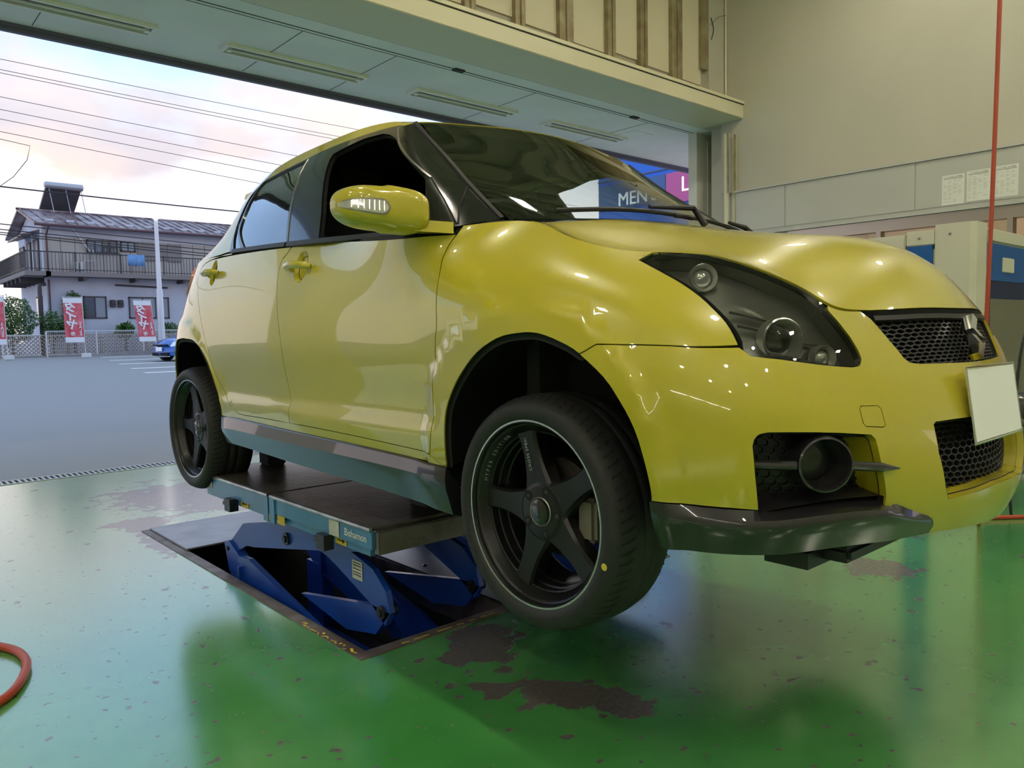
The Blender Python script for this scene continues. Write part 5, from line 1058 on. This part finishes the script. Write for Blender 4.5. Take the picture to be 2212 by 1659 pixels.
# ---- badge, number plate, wipers, cowl, spoiler, tail lamps
em = pt(fbody, HN, 4.22 * VSC, .012); ec = Vector(cwp(*em)); up = Vector((0, .32, .947)).normalized(); rt = Vector((1, 0, 0)); nn = rt.cross(up)
b = MB()
def bar2(pts, w=.0):
    b.add([tuple(ec + rt * p[0] + up * p[1] + nn * d) for d in (.012, -.012) for p in pts], [tuple(range(len(pts))), tuple(range(2 * len(pts) - 1, len(pts) - 1, -1))] + [(i, (i + 1) % len(pts), len(pts) + (i + 1) % len(pts), len(pts) + i) for i in range(len(pts))])
k_ = .060
bar2([(-.62 * k_, .30 * k_), (.30 * k_, .95 * k_), (.62 * k_, .70 * k_), (.10 * k_, .30 * k_), (.62 * k_, -.10 * k_), (.20 * k_, -.02 * k_), (-.25 * k_, .32 * k_)][::-1][::-1])
bar2([(.62 * k_, -.30 * k_), (-.30 * k_, -.95 * k_), (-.62 * k_, -.70 * k_), (-.10 * k_, -.30 * k_), (-.62 * k_, .10 * k_), (-.20 * k_, .02 * k_), (.25 * k_, -.32 * k_)])
b.build('badge', M['chrome'], CAR)
pc = Vector((XC, .606, .885)); pu = Vector((0, .022, .158)).normalized(); pr = Vector((1, 0, 0)); pn = pr.cross(pu)
b = MB(); hw, hh = .165, .0825
for d0, d1, e in ((0, .002, 1.0),):
    b.add([tuple(pc + pr * x * hw + pu * y * hh + pn * d) for d in (-.002, .002) for x, y in ((-1, -1), (1, -1), (1, 1), (-1, 1))], [(3, 2, 1, 0), (4, 5, 6, 7), (0, 1, 5, 4), (1, 2, 6, 5), (2, 3, 7, 6), (3, 0, 4, 7)])
npl = b.build('number_plate', M['platewhite'], CAR); tag(npl, 'blank white number plate')
b = MB(); fr = [(-1.02, -1.05), (1.02, -1.05), (1.02, 1.05), (-1.02, 1.05), (-1.02, -1.05)]
b.tube([tuple(pc + pr * x * hw + pu * y * hh + pn * .001) for x, y in fr], .003, 6); b.build('plate_frame', M['chrome'], npl)
MB().box((pc.x - .12, pc.y + .004, pc.z - .04), (pc.x + .12, pc.y + .06, pc.z + .04)).build('plate_bracket', M['black'], npl)
b = MB(); V = []
cq = np.linspace(-.66, .66, 23)
for q in cq:
    a = abs(q); s1 = float(np.interp(a, [0, .2, .45, .60, .66], [-.085, -.092, -.128, -.165, -.20])); s2 = float(np.interp(a, [0, .24, .48, .665], [-.16, -.175, -.215, -.285]))
    z1 = float(HOOD(np.array([[s1, q]]))[0]) - .012; V += [(s1, q, z1 - .01), (s1 - .02, q, z1 - .004), (s2, q, float(np.interp(a, [0, .24, .48, .665], [1.018, 1.013, 1.0, .985])) + .004)]
F = [(3 * i + k, 3 * i + k + 1, 3 * i + 3 + k + 1, 3 * i + 3 + k) for i in range(22) for k in range(2)]
mesh_from('cowl', cw(np.array(V)).tolist(), F, M['black'], CAR, True)
def wiper(uq, q0, q1, hgt):
    b = MB(); L_ = []
    for k in range(9):
        t = k / 8; q = q0 + (q1 - q0) * t; u = CG + (CG - 3.25) * 0 - q * 1.0; u = float(np.interp(-q, [-.66, -.48, -.24, 0, .24, .48, .66], [3.25, 3.43, 3.68, 3.92, 4.16, 4.41, 4.59])); w = .05 + hgt * math.sin(math.pi * t)
        p = pt(fgreen, u, w * VSC, .022); L_.append(cwp(*p))
    b.tube(L_, .007, 6); o = b.build('wiper', M['black'], CAR, True)
    mid = Vector(L_[5]); q = q1; st = pt(fgreen, float(np.interp(-q1, [-.66, -.48, -.24, 0, .24, .48, .66], [3.25, 3.43, 3.68, 3.92, 4.16, 4.41, 4.59])), .0, .02)
    MB().tube([cwp(st[0] + .04, st[1], st[2] - .02), cwp(st[0] + .0, st[1] * .9, st[2] + .04), tuple(mid + Vector((0, -.01, .012)))], [.012, .010, .006], 8).build('wiper_arm', M['black'], o, True)
wiper(0, .50, -.08, .07); wiper(0, .02, -.56, .07)
# roof spoiler
V = []; nq = 21
for i in range(nq):
    q = -.44 + .88 * i / 20; a = abs(q); zz = 1.425 - .12 * a * a; se = -2.60 + .36 * a * a
    V += [(se + .18, q, zz + .012), (se + .02, q, zz + .006), (se, q, zz - .012), (se + .03, q, zz - .03), (se + .16, q, zz - .03)]
F = [(5 * i + k, 5 * i + (k + 1) % 5, 5 * i + 5 + (k + 1) % 5, 5 * i + 5 + k) for i in range(nq - 1) for k in range(5)] + [(4, 3, 2, 1, 0), tuple(5 * nq - 5 + k for k in range(5))]
mesh_from('spoiler', cw(np.array(V)).tolist(), F, M['paint'], CAR, True, auto=45)
tl = [(.62, 4.15), (.95, 4.35), (1.05, 4.75), (.98, 4.97), (.66, 4.97)]
both('tail_lamp', [patch(fbody, sc2(tl), step=.04, off=.012)], [M['redlamp'], M['redlamp']], depth=.012, flange=-.002)
# ---- underbody and cabin
MB().box(cwp(.55, -.66, .20), cwp(-2.7, .66, .27), .01).build('underbody', M['gap'], CAR)
MB().box(cwp(.66, -.52, .175), cwp(.35, .52, .21), .01).box(cwp(.60, .30, .165), cwp(.50, .58, .20)).build('under_tray', M['black'], CAR)
b = MB(); b.box(cwp(-.18, -.68, .62), cwp(-.62, .68, .90), .05); b.box(cwp(-.30, .20, .86), cwp(-.60, .52, .98), .04); b.build('dashboard', M['interior'], CAR)
MB().box(cwp(-.5, -.74, .27), cwp(-2.6, .74, .40)).box(cwp(-.12, -.66, .30), cwp(-.17, .66, .93)).build('cabin_floor', M['interior'], CAR)
def seat(q, s):
    b = MB(); b.box(cwp(s, q - .24, .48), cwp(s - .50, q + .24, .64), .05)
    V = [cwp(s - .46 - .0, q + x, .62) for x in (-.24, .24)] ; b.add([cwp(s - .44 + d - .28 * h, q + x * w, .58 + .62 * h) for d in (0, -.13) for h, w in ((0, 1), (1, .85)) for x in (-.24, .24)], [(0, 1, 3, 2), (4, 6, 7, 5), (0, 2, 6, 4), (1, 5, 7, 3), (2, 3, 7, 6), (0, 4, 5, 1)])
    b.box(cwp(s - .72, q - .12, 1.22), cwp(s - .83, q + .12, 1.38), .03); return b.build('seat', M['interior'], CAR)
seat(.36, -.78); seat(-.36, -.78)
b = MB(); b.box(cwp(-1.7, -.62, .45), cwp(-2.15, .62, .62), .05).box(cwp(-2.05, -.60, .58), cwp(-2.25, .60, 1.12), .05); b.build('rear_seat', M['interior'], CAR)
sw = Vector(cwp(-.70, .36, .96)); sa = Vector((0, .82, .57)).normalized(); o_ = sa.orthogonal().normalized(); o2 = sa.cross(o_)
MB().tube([tuple(sw + (o_ * math.cos(t) + o2 * math.sin(t)) * .185) for t in np.linspace(0, 2 * math.pi, 33)], .015, 8, False).tube([tuple(sw - o_ * .18), tuple(sw + o_ * .18)], .02, 6).build('steering_wheel', M['black'], CAR, True)
# headliner
hpnt = [(a, b * .97) for a, b in rp]; hlr = [(a, b) for a, b in hpnt] + [(a, -b) for a, b in hpnt[::-1][1:-1]]
surf_obj('headliner', [patch(froof, hlr, step=.12, off=-.035)], [M['interior'], M['gap']], CAR, depth=0)
MB().tube([cwp(-.62, 0, 1.30), cwp(-.66, 0, 1.35)], .008).box(cwp(-.64, -.11, 1.24), cwp(-.67, .11, 1.31), .012).build('rear_view_mirror', M['black'], CAR)
# ---- wheels
WR_ = .296
def make_wheel():
    """wheel centred on the origin, outer face towards -X"""
    R0 = MB()
    prof = [(.232, .012), (.2345, .004), (.2335, -.002), (.228, -.002), (.225, .003), (.2235, .010), (.219, .013), (.2175, .016), (.2035, .034), (.202, .038), (.199, .040), (.198, .060), (.194, .062), (.192, .085), (.188, .087), (.186, .16), (.200, .185), (.224, .195)]
    R0.lathe(prof, (0, 0, 0), (1, 0, 0), 64)
    # spokes: five, flaring to the rim and to the hub
    def spoke(a):
        ts = np.linspace(.04, .2035, 15); V = []
        for t in ts:
            k = (t - .04) / .1635
            w = .036 * (1 - k) ** 2.2 + .0225 + .010 * k ** 3 + .012 * max(0, .15 - k)
            x = .036 - .004 * k + .003 * math.sin(math.pi * k)
            for y_, d in ((-w, .008), (-w * .82, 0), (w * .82, 0), (w, .008), (w * .85, .05), (-w * .85, .05)):
                V.append((x + d, t * math.sin(a) + y_ * math.cos(a), t * math.cos(a) - y_ * math.sin(a)))
        n = len(ts); F = [(6 * i + k, 6 * i + (k + 1) % 6, 6 * i + 6 + (k + 1) % 6, 6 * i + 6 + k) for i in range(n - 1) for k in range(6)]
        R0.add(V, F)
    for k in range(5): spoke(math.radians(15) + k * 2 * math.pi / 5)
    R0.lathe([(.001, .033), (.034, .033), (.060, .033), (.070, .0345), (.078, .040), (.080, .09), (.02, .10)], (0, 0, 0), (1, 0, 0), 48)
    return R0
proto = {}
def wheel(c, sg):
    b = make_wheel(); b.v = [(c[0] + x * sg, c[1] + y, c[2] + z) for x, y, z in b.v]; w = b.build('wheel', M['rim'], CAR, True, auto=32)
    c = Vector(c); ax = Vector((sg, 0, 0))
    t = MB(); t.lathe([(.229, .010), (.234, -.003), (.243, -.010), (.256, -.0125), (.270, -.010), (.280, -.002), (.2875, .012), (.292, .026), (.2945, .045), (.296, .075), (.2945, .077), (.2945, .082), (.296, .084), (.296, .112), (.2945, .114), (.2945, .119), (.296, .121), (.2945, .150), (.290, .175), (.278, .196), (.255, .205), (.230, .195)], c, ax, 96)
    ty = t.build('tyre', M['rubber'], w, True, auto=50)
    g = MB()
    for k in range(72):
        for (x0, x1, r0, r1, sk) in ((.006, .045, .2845, .2950, 1), (.155, .190, .2905, .283, -1)):
            a0 = 2 * math.pi * k / 72; da = .011
            V = []
            for xx, rr, sh in ((x0, r0, 0), ((x0 + x1) / 2, (r0 + r1) / 2 + .0030, .02), (x1, r1, .05)):
                for d, lift in ((-da, .0006), (da, .0006)):
                    a = a0 + d + sh * sk; V.append((c.x + sg * xx, c.y + (rr + lift) * math.sin(a), c.z + (rr + lift) * math.cos(a)))
            g.add(V, [(0, 1, 3, 2), (2, 3, 5, 4)])
    tag(g.build('tread_groove', M['gap'], ty), kind='stuff')
    MB().lathe([(.2342, .002), (.2362, -.0005), (.2345, -.0032), (.2300, -.0030), (.2300, -.001)], c, ax, 72, True).build('rim_lip', M['lip'], w, True)
    MB().lathe([(.001, .025), (.026, .025), (.031, .027), (.034, .034)], c, ax, 32).build('centre_cap', M['gloss_black'], w, True)
    MB().lathe([(.0335, .0315), (.0355, .0295), (.0375, .0315), (.0355, .035)], c, ax, 36, True).build('cap_ring', M['darkchrome'], w, True)
    for k in range(5):
        a = math.radians(15 + 36) + k * 2 * math.pi / 5; h = c + Vector((0, math.sin(a), math.cos(a))) * .056
        MB().lathe([(.0135, .0328), (.0128, .0322), (.0001, .0321)], h, ax, 20).build('lug_hole_shade', M['gap'], w, True)  # proud black disc, shade of the lug hole put into its colour
        MB().lathe([(.0001, .0312), (.005, .0312), (.0065, .0325), (.0065, .06)], h, ax, 6).build('lug_nut', M['gunmetal'], w)
    d = MB().lathe([(.07, .075), (.075, .105), (.128, .105), (.128, .125), (.07, .125)], c, ax, 48).build('brake_disc', M['disc'], w, True)
    hh = Vector((0, -math.sin(math.radians(75)), -.1)); cp = c + Vector((sg * .10, -.115, -.01)); MB().box(cp - Vector((.028, .03, .055)), cp + Vector((.04, .03, .055)), .01).build('brake_caliper', M['caliper'], w)
    return w
wf = wheel(cwp(0, .812, .226), 1); wr = wheel(cwp(-2.39, .812, .246), 1)
wheel(cwp(0, -.812, .226), -1); wheel(cwp(-2.39, -.812, .246), -1)
# printing on the near front wheel and its paint dot
wc = Vector(cwp(0, .812, .226)); a = math.radians(15)
rad = Vector((0, math.sin(a), math.cos(a))); tan = Vector((0, -math.cos(a), math.sin(a)))
text_mesh('spoke_lettering', 'CROSS SPEED', .0135, M['greyprint'], wf, wc + rad * .150 + Vector((.0335, 0, 0)) + tan * -.006, rad, -tan.cross(rad).cross(rad) if 0 else rad.cross(Vector((-1, 0, 0))) * -1, .0004, space=1.15)
for i, ch in enumerate('HYPER EDITION'):
    if ch == ' ': continue
    an = math.radians(74 - i * 3.6); rd = Vector((0, math.sin(an), math.cos(an))); tn = Vector((0, math.cos(an), -math.sin(an)))
    text_mesh('rim_lettering', ch, .013, M['greyprint'], wf, wc + rd * .2098 + Vector((.0252, 0, 0)), -tn, (rd * .014 + Vector((-.018, 0, 0))).normalized(), .0003)
dt = math.radians(107); MB().lathe([(.0001, -.0005), (.0085, 0)], wc + Vector((-.0135, -math.sin(dt) * .262, math.cos(dt) * .262)), (1, 0, 0), 20).build('paint_dot', M['yellowmark'], wf)
# ------------------------------------------------------------------ blue parked car across the lot
M['carblue'] = mat('blue_paint', (.006, .10, .42), .3, .2, 1.0); M['hlclear'] = mat('pale_headlamp', (.70, .78, .85), .1, .2, .8)
BC = thing('parked_car', 'small metallic blue hatchback parked across the lot behind the yellow car', 'car', (0, 0, 0))
def bgrid(name, fn, us, vs, m, parent=BC, sym=True):
    u, v = np.meshgrid(us, vs); P = fn(u.ravel(), v.ravel()); P = np.c_[P[:, 0], P[:, 1], P[:, 2]]; n = len(us); k = len(vs)
    F = [(j * n + i, j * n + i + 1, (j + 1) * n + i + 1, (j + 1) * n + i) for j in range(k - 1) for i in range(n - 1)]
    return mesh_from(name, [(-p[1], -p[0], p[2]) for p in P], F, m, parent, True)
bgrid('body', body, np.linspace(0, 2 * CT, 90), np.linspace(.2, 5, 12), M['carblue'])
bgrid('windows', green, np.linspace(0, 2 * CG, 70), np.linspace(0, 2.7, 6), M['hglass']); bgrid('roof_rail', green, np.linspace(0, 2 * CG, 70), np.linspace(2.7, 3, 3), M['carblue'])
hv = [(a, b) for a, b in hp]; hh_ = hv + [(a, -b) for a, b in hv[::-1][1:]] + [(a, -b) for a, b in rear_edge[::-1]] + rear_edge[1:]
Pq, Nq, Tq, _ = patch(fhood, hh_, step=.08); mesh_from('bonnet', [(-p[1], -p[0], p[2]) for p in Pq], [list(t) for t in Tq], M['carblue'], BC, True)
Pq, Nq, Tq, _ = patch(froof, roofp, step=.12); mesh_from('roof', [(-p[1], -p[0], p[2]) for p in Pq], [list(t) for t in Tq], M['carblue'], BC, True)
for sg in (1, -1):
    Pq, Nq, Tq, _ = patch(fbody, sc2(hlp), step=.05, off=.006); mesh_from('headlamp', [(-p[1] * sg, -p[0], p[2]) for p in Pq], [list(t) for t in Tq], M['hlclear'], BC, True)
    for s in (0, -2.39):
        w = MB().lathe([(.10, -.01), (.19, -.012), (.20, 0), (.295, .0), (.30, .03), (.30, .18), (.2, .2)], (-.80 * sg, -s, .30), (sg, 0, 0), 24).build('wheel', M['rubber'], BC, True); MB().lathe([(.0001, -.012), (.18, -.012)], (-.80 * sg, -s, .30), (sg, 0, 0), 20).build('hub_cap', M['lip'], w)
    MB().box((-.9 * sg, .40, .95), (-.78 * sg, .5, 1.06), .03).build('door_mirror', M['carblue'], BC)
MB().box((-.165, -.83, .42), (.165, -.80, .58)).build('number_plate', M['platewhite'], BC); MB().box((-.40, -.785, .62), (.40, -.70, .68)).build('grille_slot', M['gap'], BC); MB().box((-.45, -.80, .24), (.45, -.70, .36)).build('air_intake', M['gap'], BC); MB().box((-.55, -.815, .19), (.55, -.76, .215)).build('bumper_trim', M['chrome'], BC)
ang = math.radians(-72); BC.rotation_euler = (0, 0, ang); BC.location = (10.25, 31.2, .225); BC.scale = (1, 1, .96)
# ------------------------------------------------------------------ things along the right side of the bay
M['cabwhite'] = mat('cabinet_ivory', (.66, .63, .52), .4, var=(2, .04)); M['cabblue'] = mat('cabinet_blue', (.008, .10, .36), .4); M['cabnavy'] = mat('cabinet_navy', (.010, .028, .085), .4); M['meshbeige'] = mat('mesh_beige', (.45, .43, .31), .5)
cb = thing('compressor_cabinet', 'tall ivory and blue air compressor cabinet by the right wall', 'compressor', (5.5, 1.9, 0)); Z1 = 1.66
MB().box((4.945, 1.56, .06), (6.4, 2.40, 1.52)).box((4.96, 1.57, 1.50), (6.4, 2.40, 1.60)).build('body', M['cabwhite'], cb)
MB().prism([(4.93, 1.575), (4.955, 1.545), (5.12, 1.545), (5.12, 1.60), (4.93, 1.76)], 2, .04, Z1).build('corner_post', M['cabwhite'], cb)
MB().box((4.93, 1.76, 1.545), (5.0, 1.925, 1.635), .006).build('top_trim', M['cabwhite'], cb); MB().box((4.93, 1.93, 1.53), (5.0, 2.40, 1.62), .006).build('top_trim', M['cabwhite'], cb)
MB().box((4.932, 1.775, .10), (4.96, 1.915, 1.545)).build('blue_panel', M['cabblue'], cb); MB().box((4.93, 1.93, .10), (4.96, 2.40, 1.525)).build('side_panel', M['cabwhite'], cb)
MB().box((5.12, 1.54, 1.55), (6.4, 1.62, 1.64), .015).build('front_trim', M['cabwhite'], cb); MB().box((5.12, 1.545, 1.33), (6.4, 1.56, 1.55)).build('front_blue', M['cabblue'], cb); MB().box((5.12, 1.548, .06), (6.4, 1.56, 1.33)).build('front_navy', M['cabnavy'], cb)
MB().box((5.40, 1.538, 1.385), (5.62, 1.546, 1.475), .004).build('name_badge', M['cabwhite'], cb)
MB().box((5.19, 1.5475, .62), (6.3, 1.5485, 1.22)).build('mesh_backing', M['gap'], cb); m = MB()
for k in range(110):
    x = 5.19 + k * .0125 - .30
    a = (max(x, 5.19), 1.545, .62 + max(0, 5.19 - x) * 1.0 * 2); c0 = (x, .62); c1 = (x + .30, 1.22)
    m.add([(c0[0], 1.543, c0[1]), (c0[0] + .005, 1.543, c0[1]), (c1[0] + .005, 1.543, c1[1]), (c1[0], 1.543, c1[1])], [(0, 1, 2, 3)]) if c0[0] >= 5.19 else m.add([(5.19, 1.543, .62 + (5.19 - x) * 2), (5.195, 1.543, .62 + (5.19 - x) * 2), (c1[0] + .005, 1.543, 1.22), (c1[0], 1.543, 1.22)], [(0, 1, 2, 3)])
tag(m.build('expanded_mesh', M['meshbeige'], cb), kind='stuff')
for y, z in ((2.05, 1.57), (1.85, 1.59), (1.68, 1.60), (1.70, 1.36)): MB().lathe([(.0001, -.006), (.007, -.004), (.008, 0)], (4.928, y, z), (1, 0, 0), 10).build('screw', M['deckedge'], cb)
M['hose'] = mat('orange_hose', (.42, .055, .018), .45); M['cable'] = mat('black_cable', (.015, .02, .018), .5)
def hose(name, pts, r, label, cat='hose', m='hose', sub=6): tag(MB().tube([tuple(p) for p in sm(pts, sub=sub)], r, 10).build(name, M[m], None, True), label, cat)
hose('air_hose', [(4.80, 1.41, 6.45), (4.72, 1.385, 3.6), (4.662, 1.371, 2.75), (4.58, 1.36, 1.82), (4.518, 1.356, 1.14), (4.49, 1.36, .5), (4.52, 1.37, .05), (4.60, 1.40, .012)], .011, 'orange air hose hanging down from the ceiling in front of the compressor')
hose('floor_hose', [(4.20, 1.55, .012), (4.55, 1.47, .012), (4.85, 1.25, .012), (5.2, .9, .012), (5.7, .2, .012)], .012, 'orange hose lying on the green floor at the right edge')
hose('coiled_hose', [(.05, 3.35, .014), (.28, 3.28, .014), (.40, 3.13, .014), (.435, 2.97, .014), (.40, 2.80, .014), (.32, 2.66, .014), (.15, 2.55, .014), (-.15, 2.55, .014)], .014, 'red-orange hose curling onto the green floor at the left edge')
hose('hanging_cable', [(5.62, 1.30, 6.4), (5.35, 1.25, 2.4), (5.07, 1.22, 1.55), (4.99, 1.225, 1.35), (4.88, 1.24, 1.12), (4.78, 1.27, .9), (4.75, 1.3, .3), (4.8, 1.3, .012)], .008, 'thin black cable hanging in front of the compressor grille', 'cable', 'cable')
# notices on the lintel panel
M['paper'] = mat('notice_paper', (.74, .73, .66), .7); M['ink'] = mat('ink', (.05, .05, .05), .8); M['inkpale'] = mat('pale_ink', (.48, .48, .45), .8)
for i, (y, z) in enumerate(((3.03, 2.39), (2.80, 2.40), (2.56, 2.405))):
    t = thing('notice_sheet', ['left printed notice sheet on the lintel panel', 'middle printed notice sheet, partly behind the hanging orange hose', 'right printed notice sheet nearest the edge of the photo'][i], 'notice', (XW - .06, y, z), 'printed notices on the lintel panel')
    z0 = z - .10; xf = XW - .0595; MB().box((xf - .0012, y - .21, z0), (xf, y, z0 + .30)).build('paper', M['paper'], t)
    text_mesh('heading', 'トルクの前に必ず確認', .0165, M['ink'], t, (xf - .0016, y - .105, z0 + .278), (0, -1, 0), (0, 0, 1), .0003, space=1.08); MB().box((xf - .002, y - .195, z0 + .262), (xf - .001, y - .015, z0 + .266)).build('rule', M['ink'], t)
    r_ = random.Random(i); m = MB()
    for row in range(17):
        zz = z0 + .248 - row * .0135
        for c0, c1 in ((.015, .05), (.058, .095), (.105, .145), (.15, .19)):
            if r_.random() < (.75 if row < 11 or c0 < .1 else .3): m.box((xf - .002, y - c0 - (c1 - c0) * r_.uniform(.5, 1), zz), (xf - .0012, y - c0, zz + .004))
    tag(m.build('table_print', M['inkpale'], t), kind='stuff')
# bars leaning in the corner beside the jamb
for i, (x, y, dx, w, z1) in enumerate(((8.60, 5.52, .0, .035, 3.52), (8.66, 5.46, .03, .05, 3.50))):
    t = thing('leaning_channel', ['left cream metal channel standing in the corner beside the door jamb', 'right cream metal channel leaning in the corner on the lintel panel'][i], 'metal channel', (x, y, 0), 'cream channels in the corner')
    MB().add([(x + a, y + c, 0) for a, c in ((0, 0), (w, 0), (w, .05), (0, .05))] + [(x + a + dx, y + c, z1) for a, c in ((0, 0), (w, 0), (w, .05), (0, .05))], [(3, 2, 1, 0), (4, 5, 6, 7), (0, 1, 5, 4), (1, 2, 6, 5), (2, 3, 7, 6), (3, 0, 4, 7)]).build('channel', M['beam'], t); MB().box((x - .012, y - .012, 2.78), (x + .0 + w * .3, y + .0, z1)).build('flange', M['stud'], t)
t = thing('wall_conduit', 'thin cream conduit running up the corner above the beam', 'conduit', (8.68, 5.6, 3.9)); MB().tube([(8.685, 5.60, 3.9), (8.685, 5.60, 6.55)], .014, 8).build('pipe', M['beam'], t, True)
hose('wall_cable', [(8.34, 5.58, 4.62), (8.37, 5.57, 4.75), (8.33, 5.58, 4.88)], .006, 'short curved black cable end on the upper wall stud', 'cable', 'cable')
hose('thin_wire', [(8.34, 5.59, 4.80), (8.5, 5.58, 4.93), (8.68, 5.59, 5.0)], .0025, 'thin wire sagging to the corner conduit', 'wire', 'cable')
# yellow paint flakes left on the pit frame corner
pf = thing('paint_flakes', 'yellow paint flakes on the rusty pit frame corner', 'paint mark', (1.28, 2.4, .004)); r_ = random.Random(5)
for k in range(16):
    y = 2.62 - k * .024 + r_.uniform(-.006, .006); x = 1.266 + r_.uniform(-.006, .012); w = r_.uniform(.006, .016); h = r_.uniform(.003, .007); a = r_.uniform(-.8, .8)
    MB().prism([(x + c * math.cos(a) - d * math.sin(a), y + c * math.sin(a) + d * math.cos(a)) for c, d in ((-h, -w), (h * .4, -w * .8), (h, w * .6), (-h * .3, w))], 2, .004, .0047).build('flake', M['yellowmark'], pf)
for k in range(9):
    x = 1.42 + k * .05 + r_.uniform(-.01, .01); MB().prism([(x, 2.205), (x + .03, 2.203), (x + .034, 2.209), (x + .004, 2.212)], 2, .004, .0047).build('flake', M['yellowmark'], pf)
